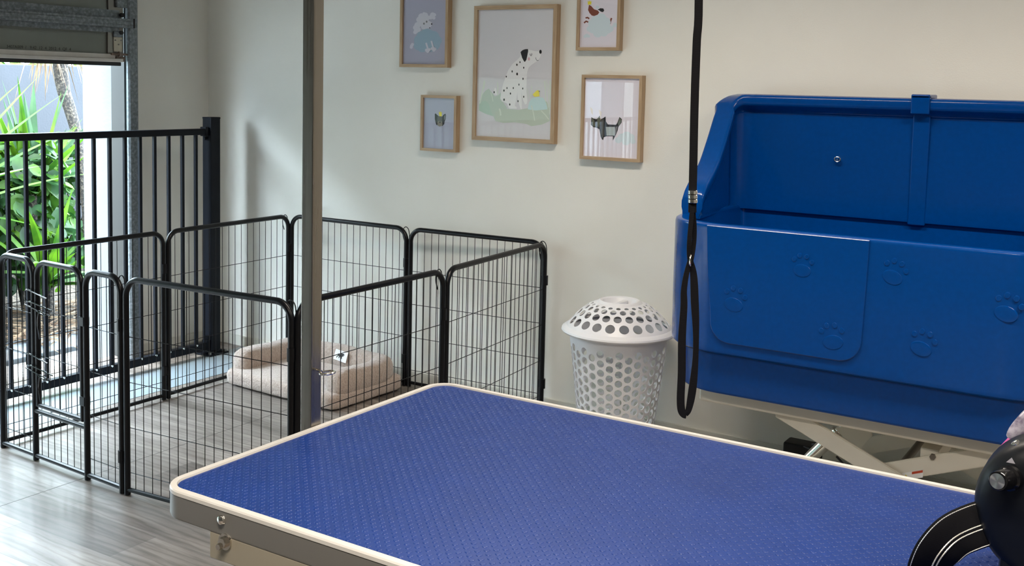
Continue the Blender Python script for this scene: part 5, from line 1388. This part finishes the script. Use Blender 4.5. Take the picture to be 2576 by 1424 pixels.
bm = BM(); lathe(bm, [(0.0, 0.006), (0.003, 0.0058), (0.0058, 0.004), (0.0068, 0.0008), (0.0068, 0)], 20, (-1.087, gy0, 0.9015), axis_to((0, -1, 0))); sc_ = gpart('button_screw', bm, chrome)
bm = BM()
cyl(bm, (-1.081, gy0+0.001, 0.872), (-1.081, gy0-0.0015, 0.872), 0.0115, 24)
cyl(bm, (-1.081, gy0-0.001, 0.872), (-1.081, gy0-0.007, 0.872), 0.0075, 6)
cyl(bm, (-1.0845, gy0-0.003, 0.8665), (-1.0845, gy0-0.010, 0.8665), 0.0045, 6)
gpart('hex_bolt', bm, nickel)

# steel upright of the grooming arm
PW = 0.0122
px_, py_ = -1.2355, 1.324
bm = BM(); box(bm, px_-PW, px_+PW, py_-PW, py_+PW, TZ-0.13, TZ+1.13, bev=0.0016)
ga = gpart('grooming_post', bm, brushed)
ga['label'] = 'brushed steel square post clamped to the table end'
bm = BM(); box(bm, px_-0.02, -0.51, py_-0.0121, py_+0.0121, TZ+1.13, TZ+1.155, bev=0.002); gpart('cross_arm', bm, brushed, ga)
bm = BM(); box(bm, px_-0.0125, px_+0.013, py_-0.036, py_+0.037, TZ-0.115, TZ-0.045, bev=0.003); gpart('clamp', bm, dark_steel, ga)
bm = BM(); cyl(bm, (-0.564, py_, TZ+1.115), (-0.564, py_, TZ+1.132), 0.004, 8); gpart('arm_hook', bm, chrome, ga)
ez = 1.017
bm = BM()
ecx, ecy = px_+0.040, py_-0.004
cyl(bm, (px_+PW-0.001, py_, ez), (ecx-0.013, ecy, ez), 0.0022, 10)
pr_ = [(ecx-0.0125*math.cos(a), ecy+0.0125*math.sin(a), ez-0.0012*math.cos(a)) for a in [0.12+(2*PI-0.3)*k/26 for k in range(27)]]
tube(bm, pr_, 0.0021, 10)
gpart('eye_bolt', bm, nickel, ga)

# noose hanging from the arm
ns = thing('grooming_noose', 'black webbing grooming loop hanging over the blue table', 'strap', (-0.564, 1.333, 2.03))
NO = Vector((-0.564, 1.333, 2.03))
def npart(name, bm, m, parent=None, **k):
    for v in bm.verts: v.co -= NO
    return obj(name, bm, m, parent or ns, **k)
Wd = Vector((0.842, 0.539, 0.0)).normalized()
Dp = Vector((-0.539, 0.842, 0.0)).normalized()
def NP(u, z, d=0.0):
    # u metres across the strap's face, d depth
    return Vector((-0.5635, 1.33, z))+Wd*u+Dp*d
def nz(y): return 1.617-(y)*0.000528
def npx(x, y, d=0.0):
    # drawing grid of the loop: half millimetre steps
    return NP((x-1757+y*0.040)*0.000520, nz(y), d)
main = [(1757, -780), (1757, -400), (1757, 0), (1752, 100), (1748, 200), (1745, 300), (1743, 400), (1741, 480), (1740, 530)]
bm = BM(); ribbon(bm, catmull([npx(x, y) for x, y in main], 5), Wd, 0.0104, 0.0036); npart('strap', bm, black_web, angle=50)
bm = BM()
WL = (Wd*0.8+Dp*0.6).normalized()
ribbon(bm, catmull([npx(1740, 515, -.002), npx(1735, 560, -.003), npx(1731, 600, -.004), npx(1731, 632, -.002), npx(1734, 660)], 5), Wd, 0.0060, 0.0018)
ribbon(bm, catmull([npx(1741, 515, .002), npx(1746, 560, .003), npx(1746, 600, .004), npx(1741, 635, .002), npx(1735, 660)], 5), Wd, 0.0060, 0.0018)
npart('upper_loop', bm, black_web, angle=50)
bm = BM()
lowL = [(1733, 655), (1724, 690), (1718, 730), (1718, 770), (1713, 850), (1712, 940), (1709, 1010), (1711, 1040), (1717, 1050), (1724, 1052)]
lowR = [(1736, 655), (1744, 690), (1747, 760), (1750, 830), (1749, 900), (1744, 960), (1737, 1010), (1730, 1042), (1722, 1052)]
def wl(n, a, b):
    return [a+(b-a)*min(1, i/(n*0.45)) for i in range(n)]
pL = catmull([npx(x, y) for x, y in lowL], 5); pR = catmull([npx(x, y, 0.003) for x, y in lowR], 5)
ribbon(bm, pL, Wd, wl(len(pL), 0.0060, 0.0104), 0.002)
ribbon(bm, pR, Wd, [0.0075+0.003*math.sin(PI*i/len(pR)*2.2)**2 for i in range(len(pR))], 0.002)
npart('neck_loop', bm, black_web, angle=50)
bm = BM()
for k in range(3):
    c0 = npx(1741.5, 474+k*11); c1 = npx(1741.3, 483.5+k*11)
    tube(bm, [c0, c0*0.9+c1*0.1, c0*0.1+c1*0.9, c1], [0.0058, 0.0063, 0.0063, 0.0058], 24)
npart('slider_bead', bm, chrome, angle=40)
bm = BM()
rc_ = npx(1735, 652)
tube(bm, [rc_+Dp*0.007*math.cos(a)+Vector((0, 0, 1))*0.008*math.sin(a)+Wd*0.0015*math.cos(a) for a in [2*PI*i/20 for i in range(20)]], 0.0013, 8, closed=True)
npart('ring', bm, nickel)

# ------------------------------------------------------------------ black appliance and band on the table's right end
AC = Vector((-0.112, 1.306, 1.032))
ap = thing('table_dryer', 'black round appliance housing with silver-faced knob on the table', 'appliance', (AC.x, AC.y, TZ))
AO = Vector((AC.x, AC.y, TZ))
def apart(name, bm, m, parent=None, **k):
    for v in bm.verts: v.co -= AO
    return obj(name, bm, m, parent or ap, **k)
bm = BM()
lathe(bm, [(0.0, 0.004), (0.035, 0.004), (0.060, 0.0), (0.072, -0.005), (0.079, -0.014), (0.082, -0.026), (0.082, -0.060), (0.076, -0.068), (0.0, -0.070)], 56, (AC.x, AC.y, AC.z), axis_to((0, -1, 0)))
for v in bm.verts:
    v.co.z = AC.z+(v.co.z-AC.z)*1.04
apart('housing', bm, black_plastic)
bm = BM()
box(bm, AC.x-0.050, AC.x+0.055, AC.y+0.006, AC.y+0.062, TZ+0.0012, AC.z-0.05, bev=0.008); apart('foot', bm, black_plastic)
# knob
kc = Vector((-0.1530, 1.304, 1.0720))
KA = Vector((-0.30, -0.94, 0.10)).normalized()
bm = BM(); lathe(bm, [(0.0138, 0.0), (0.0140, 0.008), (0.0120, 0.010), (0.0112, 0.030), (0.0104, 0.0328), (0.0088, 0.0332), (0.0, 0.0332)], 40, kc, axis_to(KA)); kn = apart('knob', bm, black_gloss)
def make_spun():
    m, t, b = new_mat('spun_aluminium')
    sp(b, color=(0.85, 0.87, 0.86), metal=1.0, rough=0.22)
    b.inputs['Anisotropic'].default_value = 0.9
    tg = t.nodes.new('ShaderNodeTangent'); tg.direction_type = 'RADIAL'; tg.axis = 'Z'
    t.links.new(tg.outputs['Tangent'], b.inputs['Tangent'])
    return m
spun = make_spun()
bm = BM(); lathe(bm, [(0.0, 0.0), (0.0086, 0.0), (0.0086, 0.0006), (0.0, 0.0008)], 32)
ko = obj('knob_cap', bm, spun, kn); ko.location = kc-AO+KA*0.0330; ko.rotation_euler = KA.to_track_quat('Z', 'Y').to_euler()
bm = BM(); vs = [bm.verts.new((kc.x-0.006, AC.y-0.0043, kc.z+0.0175)), bm.verts.new((kc.x+0.0035, AC.y-0.0043, kc.z+0.0175)), bm.verts.new((kc.x-0.0005, AC.y-0.0043, kc.z+0.024))]; bm.faces.new(vs)
apart('pointer_mark', bm, plain('pointer_grey', (0.28, 0.28, 0.32), 0.5), smooth=False)
bm = BM(); lathe(bm, [(0.0048, 0), (0.0048, 0.001), (0.003, 0.0022), (0, 0.0024)], 16, (-0.1525, 1.318, 1.1085), axis_to((-0.5, -0.3, 0.8))); apart('screw', bm, chrome)
bm = BM(); lathe(bm, [(0.0048, 0), (0.0048, 0.001), (0.003, 0.0022), (0, 0.0024)], 16, (-0.116, AC.y-0.004, 1.078), axis_to((0, -1, 0))); apart('screw', bm, chrome)
# inner tubular part lower right
bm = BM(); tube(bm, catmull([(-0.10, 1.262, 0.924+0.03), (-0.105, 1.262, 0.985), (-0.085, 1.262, 1.020), (-0.055, 1.262, 1.030)], 6), 0.016, 16); apart('nozzle', bm, black_gloss)

hb = thing('padded_band', 'black padded band with silver stitching beside the black appliance', 'strap', (-0.2, 1.27, TZ))
HO = Vector((-0.2, 1.27, TZ))
def hpart(name, bm, m, parent=None, **k):
    for v in bm.verts: v.co -= HO
    return obj(name, bm, m, parent or hb, **k)
arcp = catmull([(-0.2465, 1.358, 0.922), (-0.2395, 1.3305, 0.9345), (-0.2280, 1.3150, 0.9610), (-0.2120, 1.3120, 0.9850), (-0.1935, 1.3160, 0.9995), (-0.1740, 1.3260, 1.0080), (-0.1520, 1.3430, 1.0100)], 6)
NA = len(arcp)
Wv = []
for i in range(NA):
    d = (arcp[min(NA-1, i+1)]-arcp[max(0, i-1)]).normalized()
    # the band's face looks up and towards the room, its width lies across the curve
    Wv.append(d.cross(Vector((0.45, -0.85, 0.25))).normalized())
HWD = 0.026
def band_pt(i, u, n_):
    d = (arcp[min(NA-1, i+1)]-arcp[max(0, i-1)]).normalized()
    nv = Wv[i].cross(d).normalized()
    if nv.dot(Vector((0.45, -0.85, 0.25))) < 0: nv = -nv
    return arcp[i]+Wv[i]*u+nv*n_
bm = BM()
rings = []
for i in range(NA):
    ring = []
    for k in range(20):
        a = 2*PI*k/20
        c, s = math.cos(a), math.sin(a)
        ring.append(bm.verts.new(band_pt(i, HWD*math.copysign(abs(c)**0.6, c), 0.005*math.copysign(abs(s)**0.8, s))))
    rings.append(ring)
for A, B in zip(rings, rings[1:]):
    for k in range(20): bm.faces.new((A[k], A[(k+1) % 20], B[(k+1) % 20], B[k]))
bm.faces.new(rings[0][::-1]); bm.faces.new(rings[-1])
hpart('band', bm, black_web, angle=60)
for u0 in (-0.0235, 0.000, 0.0045, 0.0235):
    bm = BM()
    pts_ = catmull([band_pt(i, u0, 0.0050 if abs(u0) < 0.01 else 0.0032) for i in range(NA)], 6)
    if u0 in (-0.0235, 0.0235):
        tube(bm, pts_, [0.0006 if k % 3 else 0.0003 for k in range(len(pts_))], 5)
    else:
        tube(bm, pts_, [0.0011 if k % 2 else 0.0004 for k in range(len(pts_))], 5)
    hpart('stitching', bm, white_thread)

# pink pouch with a cloudy clear window, leaning behind the appliance
PP = Vector((-0.118, 1.500, TZ))
pb = thing('pink_pouch', 'pink pouch with cloudy clear window behind the black appliance', 'pouch', PP)
def slab_ellipse(bm, c, a, b, t, tilt, n=28, m=7):
    # pillow shape in the plane facing the room's front left
    ux = Wd*math.cos(tilt)+Vector((0, 0, 1))*math.sin(tilt)
    uz = Vector((0, 0, 1))*math.cos(tilt)-Wd*math.sin(tilt)
    rings = []
    for j in range(m+1):
        ph = PI*j/m
        rr_ = max(0.02, math.sin(ph))**0.6
        off = -math.cos(ph)*t
        rings.append([bm.verts.new(c+ux*a*rr_*math.cos(2*PI*k/n)+uz*b*rr_*math.sin(2*PI*k/n)+Dp*off) for k in range(n)])
    for A, B in zip(rings, rings[1:]):
        for k in range(n):
            bm.faces.new((A[k], A[(k+1) % n], B[(k+1) % n], B[k]))
    bm.faces.new(rings[0]); bm.faces.new(rings[-1][::-1])
    return bm
bm = slab_ellipse(BM(), Vector((-0.004, -0.003, 0.0955)), 0.100, 0.086, 0.020, math.radians(45)); obj('pouch_body', bm, pink, pb)
bm = slab_ellipse(BM(), Vector((-0.037, -0.024, 0.188))-Dp*0.012, 0.048, 0.0125, 0.005, math.radians(44)); obj('window', bm, cloudy, pb)

# ------------------------------------------------------------------ outside
bm = BM(); box(bm, -5.46, XL-0.10, -8, 9, -0.25, -0.06)
box(bm, -12.0, -5.46, -8, 1.2, -0.25, -0.06); struct('trim_4', bm, pebbles, smooth=False)
bm = BM(); box(bm, -9.0, -5.46, 1.2, 9, -0.25, -0.045); struct('trim_5', bm, mulch, smooth=False)
bm = BM()
for a, b in ((1.3, 2.75), (3.05, 3.47), (3.50, 4.6)):
    box(bm, -5.66, -5.30, a, b, -0.20, -0.030, bev=0.006)
tag(obj('concrete_edging', bm, slab, smooth=False), 'pale blue-grey concrete edging slabs between the pebbles and the planting', 'edging')
gw = BM(); box(gw, -8.2, -8.0, 1.0, 11, -0.2, 1.575, bev=0.006); gw = struct('wall_garden', gw, garden_wall_m, smooth=False)

def sword_leaf(bm, base, az, elev, length, width, droop, mi=0, fold=0.25, nseg=9):
    """long tapering leaf, folded along the middle, bending under its own weight"""
    d = Vector((math.cos(az)*math.cos(elev), math.sin(az)*math.cos(elev), math.sin(elev)))
    side = Vector((-math.sin(az), math.cos(az), 0))
    p = Vector(base)
    prev = None
    for i in range(nseg+1):
        s = i/nseg
        w_ = width*(0.55+1.0*s if s < 0.35 else 0.9*(1-((s-0.35)/0.65)**1.6)+0.0)
        if i == nseg: w_ = 0.0008
        up = side.cross(d).normalized()
        a = bm.verts.new(p-side*w_/2-up*0)
        b = bm.verts.new(p-up*(w_*fold)*-1*-1)
        c = bm.verts.new(p+side*w_/2)
        if prev:
            f1 = bm.faces.new((prev[0], prev[1], b, a)); f2 = bm.faces.new((prev[1], prev[2], c, b))
            f1.material_index = f2.material_index = mi
            f1.smooth = f2.smooth = True
        prev = (a, b, c)
        d = (d+Vector((0, 0, -droop/nseg))).normalized()
        p = p+d*(length/nseg)
def yucca(name, label, loc, n, lmin, lmax, width, mats, elev=(0.2, 1.35), droop=(0.2, 0.9), azr=(0, 2*PI), base_h=0.1, seed=1, trunk=None, cat='plant', group=None, extra=()):
    rnd = random.Random(seed)
    t = thing(name, label, cat, loc, group=group)
    bm = BM()
    for i in range(n):
        az = rnd.uniform(*azr)
        sword_leaf(bm, (rnd.uniform(-.03, .03), rnd.uniform(-.03, .03), base_h+rnd.uniform(-0.04, 0.06)), az, rnd.uniform(*elev), rnd.uniform(lmin, lmax), width*rnd.uniform(.8, 1.2), rnd.uniform(*droop), mi=0 if rnd.random() < 0.8 or len(mats) < 2 else 1)
    for b_, az_, el_, ln_, wd_, dp_ in extra:
        sword_leaf(bm, b_, az_, el_, ln_, wd_, dp_)
    obj('leaves', bm, mats, t, recalc=False)
    bm = BM()
    tube(bm, trunk or [(0, 0, -0.02), (0.005, 0, base_h*0.5), (0, 0, base_h+0.02)], 0.035 if not trunk else 0.03, 12)
    obj('stem', bm, bark, t)
    return t
# bright cordylines behind the fence
yucca('spiky_plant', 'bright green sword-leaved plant behind the column edge, tallest of its kind', (-6.35, 4.18, -0.045), 20, 0.55, 0.85, 0.075, [leaf_yucca, leaf_yucca_dark], elev=(0.45, 1.45), droop=(0.05, 0.5), base_h=0.75, seed=3, extra=[((0, 0, 0.76), -1.75, 1.02, 0.80, 0.085, 0.15), ((0, 0, 0.76), -1.65, 1.22, 0.72, 0.085, 0.1), ((0.02, 0, 0.76), -1.5, 1.45, 0.78, 0.08, 0.1), ((0.03, 0.03, 0.76), 1.4, 1.35, 0.7, 0.07, 0.1)])
yucca('spiky_plant', 'green sword-leaved plant sending long leaves in from the left edge', (-6.10, 3.28, -0.045), 20, 0.7, 1.05, 0.075, [leaf_yucca, leaf_yucca_dark], elev=(0.25, 1.35), droop=(0.1, 0.6), base_h=0.75, seed=5, extra=[((0.02, 0.05, 0.76), 1.35, 0.80, 1.05, 0.060, 0.25), ((0.05, 0.05, 0.74), 1.25, 0.66, 1.00, 0.060, 0.30), ((0.10, 0.02, 0.78), 1.45, 0.92, 1.02, 0.055, 0.20), ((0.12, 0.05, 0.72), 1.30, 0.42, 1.00, 0.045, 0.35), ((0.0, 0.05, 0.70), 1.5, 0.15, 0.95, 0.05, 0.7)])
yucca('spiky_plant', 'low pale-green sword-leaved plant beside the foot of the white column', (-5.95, 4.02, -0.045), 20, 0.40, 0.72, 0.075, [leaf_yucca, leaf_yucca_dark], elev=(0.1, 1.35), droop=(0.3, 1.3), base_h=0.22, seed=8)
yucca('spiky_plant', 'dark green sword-leaved plant at the left edge below the fence rail', (-6.15, 3.42, -0.045), 22, 0.55, 0.95, 0.085, [leaf_yucca_dark, leaf_yucca], elev=(0.1, 1.2), droop=(0.2, 1.2), base_h=0.30, seed=11)
yucca('spiky_plant', 'sword-leaved plant further back near the charcoal wall', (-7.2, 4.55, -0.045), 30, 0.5, 0.85, 0.055, [leaf_yucca, leaf_yucca_dark], elev=(0.3, 1.4), droop=(0.1, 0.7), base_h=0.70, seed=14)
# tree trunk with lichen
tr = thing('slender_tree', 'slender tree with mottled bark and brown hanging leaves before the charcoal wall', 'tree', (-6.6, 4.60, -0.045))
tp = [(0.12, 0.12, 0.0), (0.10, 0.11, 0.5), (0.05, 0.10, 0.95), (0.02, 0.09, 1.12), (0.01, 0.045, 1.30), (0.0, 0.0, 1.45), (0.0, -0.02, 1.65), (0.0, -0.03, 2.3)]
bm = BM(); cp = catmull(tp, 6)
tube(bm, cp, [0.034+0.018*max(0, (p.z-1.1)/0.6) if p.z < 1.7 else 0.052 for p in cp], 14)
obj('trunk', bm, bark, tr)
bm = BM(); rnd = random.Random(4)
for i in range(26):
    sword_leaf(bm, (rnd.uniform(-.04, .04), -0.08+rnd.uniform(-.10, .10), 1.90), rnd.uniform(-PI, PI), -1.2, rnd.uniform(0.35, 0.62), 0.018, 0.4)
obj('hanging_leaves', bm, leaf_dead, tr, recalc=False)
bm = BM()
for i in range(40):
    sword_leaf(bm, (0, -0.03, 2.25), rnd.uniform(0, 2*PI), rnd.uniform(-0.3, 1.2), rnd.uniform(0.5, 0.8), 0.045, 0.8)
obj('crown', bm, leaf_yucca_dark, tr, recalc=False)

def broad_leaf(bm, p, nrm, s, rot, mi):
    a, b = frame_of(nrm)
    c, sn = math.cos(rot), math.sin(rot)
    u = a*c+b*sn; v = b*c-a*sn
    outl = [(0, -0.5), (0.30, -0.30), (0.38, 0.0), (0.26, 0.30), (0.0, 0.58), (-0.26, 0.30), (-0.38, 0.0), (-0.30, -0.30)]
    cen = bm.verts.new(p-nrm*s*0.06)
    vs = [bm.verts.new(p+u*x*s+v*y*s+nrm*s*(0.10*abs(x)*2-0.10*(y**2))) for x, y in outl]
    for k in range(8):
        f = bm.faces.new((cen, vs[k], vs[(k+1) % 8])); f.material_index = mi; f.smooth = True
def shrub(label, loc, size, n, ls, mats, seed, name='leafy_shrub', group='broad-leaved shrubs'):
    rnd = random.Random(seed)
    t = thing(name, label, 'shrub', loc, group=group)
    bm = BM()
    sx, sy, sz = size
    for i in range(n):
        th = rnd.uniform(0, 2*PI); ph = math.acos(rnd.uniform(-0.9, 1)); rr_ = rnd.uniform(0.55, 1.0)
        nrm = Vector((math.sin(ph)*math.cos(th), math.sin(ph)*math.sin(th), math.cos(ph)))
        p = Vector((nrm.x*sx*rr_, nrm.y*sy*rr_, sz+nrm.z*sz*rr_))
        nn = (nrm+Vector((rnd.uniform(-.8, .8), rnd.uniform(-.8, .8), rnd.uniform(-.3, 1.0)))).normalized()
        broad_leaf(bm, p, nn, ls*rnd.uniform(0.6, 1.3), rnd.uniform(0, 2*PI), rnd.choice(range(len(mats))))
    obj('foliage', bm, mats, t, recalc=False)
    bm = BM()
    for k in range(7):
        e = Vector((rnd.uniform(-.7, .7)*sx, rnd.uniform(-.7, .7)*sy, sz*rnd.uniform(0.8, 1.5)))
        tube(bm, [(0, 0, -0.02), e*0.4+Vector((0, 0, 0.1)), e], [0.012, 0.008, 0.003], 6)
    obj('stems', bm, bark, t)
    return t
shrub('leafy green shrub just left of the white column, below the fence rail', (-6.35, 4.12, -0.045), (0.32, 0.34, 0.62), 420, 0.105, [leaf_broad, leaf_yucca_dark, leaf_yucca], 21)
shrub('leafy green shrub behind the middle fence bars', (-6.55, 3.85, -0.045), (0.36, 0.36, 0.60), 420, 0.105, [leaf_broad, leaf_yucca_dark, leaf_broad], 22)
shrub('leafy green shrub behind the left-most fence bars', (-6.45, 3.38, -0.045), (0.36, 0.34, 0.62), 420, 0.10, [leaf_yucca_dark, leaf_broad, leaf_broad], 23)
shrub('dark leafy shrub in the second row, low against the charcoal wall', (-7.3, 4.25, -0.045), (0.42, 0.7, 0.56), 520, 0.12, [leaf_yucca_dark, leaf_broad], 24)
shrub('dark leafy shrub in the second row, right by the tree trunk', (-7.3, 5.15, -0.045), (0.42, 0.6, 0.55), 460, 0.12, [leaf_yucca_dark, leaf_broad], 25)
# hedge growing over the top of the charcoal wall
he = tag(obj('hedge', BM(), leaf_hedge), 'light green hedge leaves showing over the top of the charcoal wall', 'hedge')
rnd = random.Random(31)
bm = BM()
for i in range(2600):
    p = Vector((-8.52+rnd.uniform(-.22, .22), rnd.uniform(2.2, 8.5), rnd.uniform(1.52, 2.5)))
    broad_leaf(bm, p, Vector((rnd.uniform(0, 1), rnd.uniform(-.6, .6), rnd.uniform(-.2, 1))).normalized(), 0.11, rnd.uniform(0, 6.28), 0)
bm.to_mesh(he.data); bm.free()
# dead leaves lying on the mulch: nobody could count them
bm = BM()
for i in range(260):
    p = Vector((rnd.uniform(-6.3, -5.45), rnd.uniform(3.2, 4.5), -0.035+rnd.uniform(0, 0.05)))
    sword_leaf(bm, p, rnd.uniform(0, 6.28), rnd.uniform(-0.1, 0.35), rnd.uniform(0.12, 0.4), 0.022, 0.2, nseg=4)
o = tag(obj('leaf_litter', bm, leaf_dead, recalc=False), 'dry brown strap leaves littered on the mulch by the edging', 'leaf litter')
o['kind'] = 'stuff'
# neighbouring house the picture glass mirrors; unseen wall coloured dark green for plant reflections
bm = BM(); box(bm, -10.2, -10.0, -9, 0.6, -0.2, 4.5); struct('wall_neighbour', bm, plain('green_mirrored_render', (0.035, 0.05, 0.035), 0.9, noise=0.5, scale=3), smooth=False)
bm = BM(); box(bm, -16, 6, -9.3, -9.0, -0.2, 3.2); struct('wall_far', bm, cladding, smooth=False)
bm = BM(); box(bm, -40, -12.0, -30, 30, -0.35, -0.26); box(bm, -12.0, -5.4, -30, -8.0, -0.35, -0.26); box(bm, -12.0, -5.0, 9, 30, -0.35, -0.26); struct('trim_6', bm, slab, smooth=False)
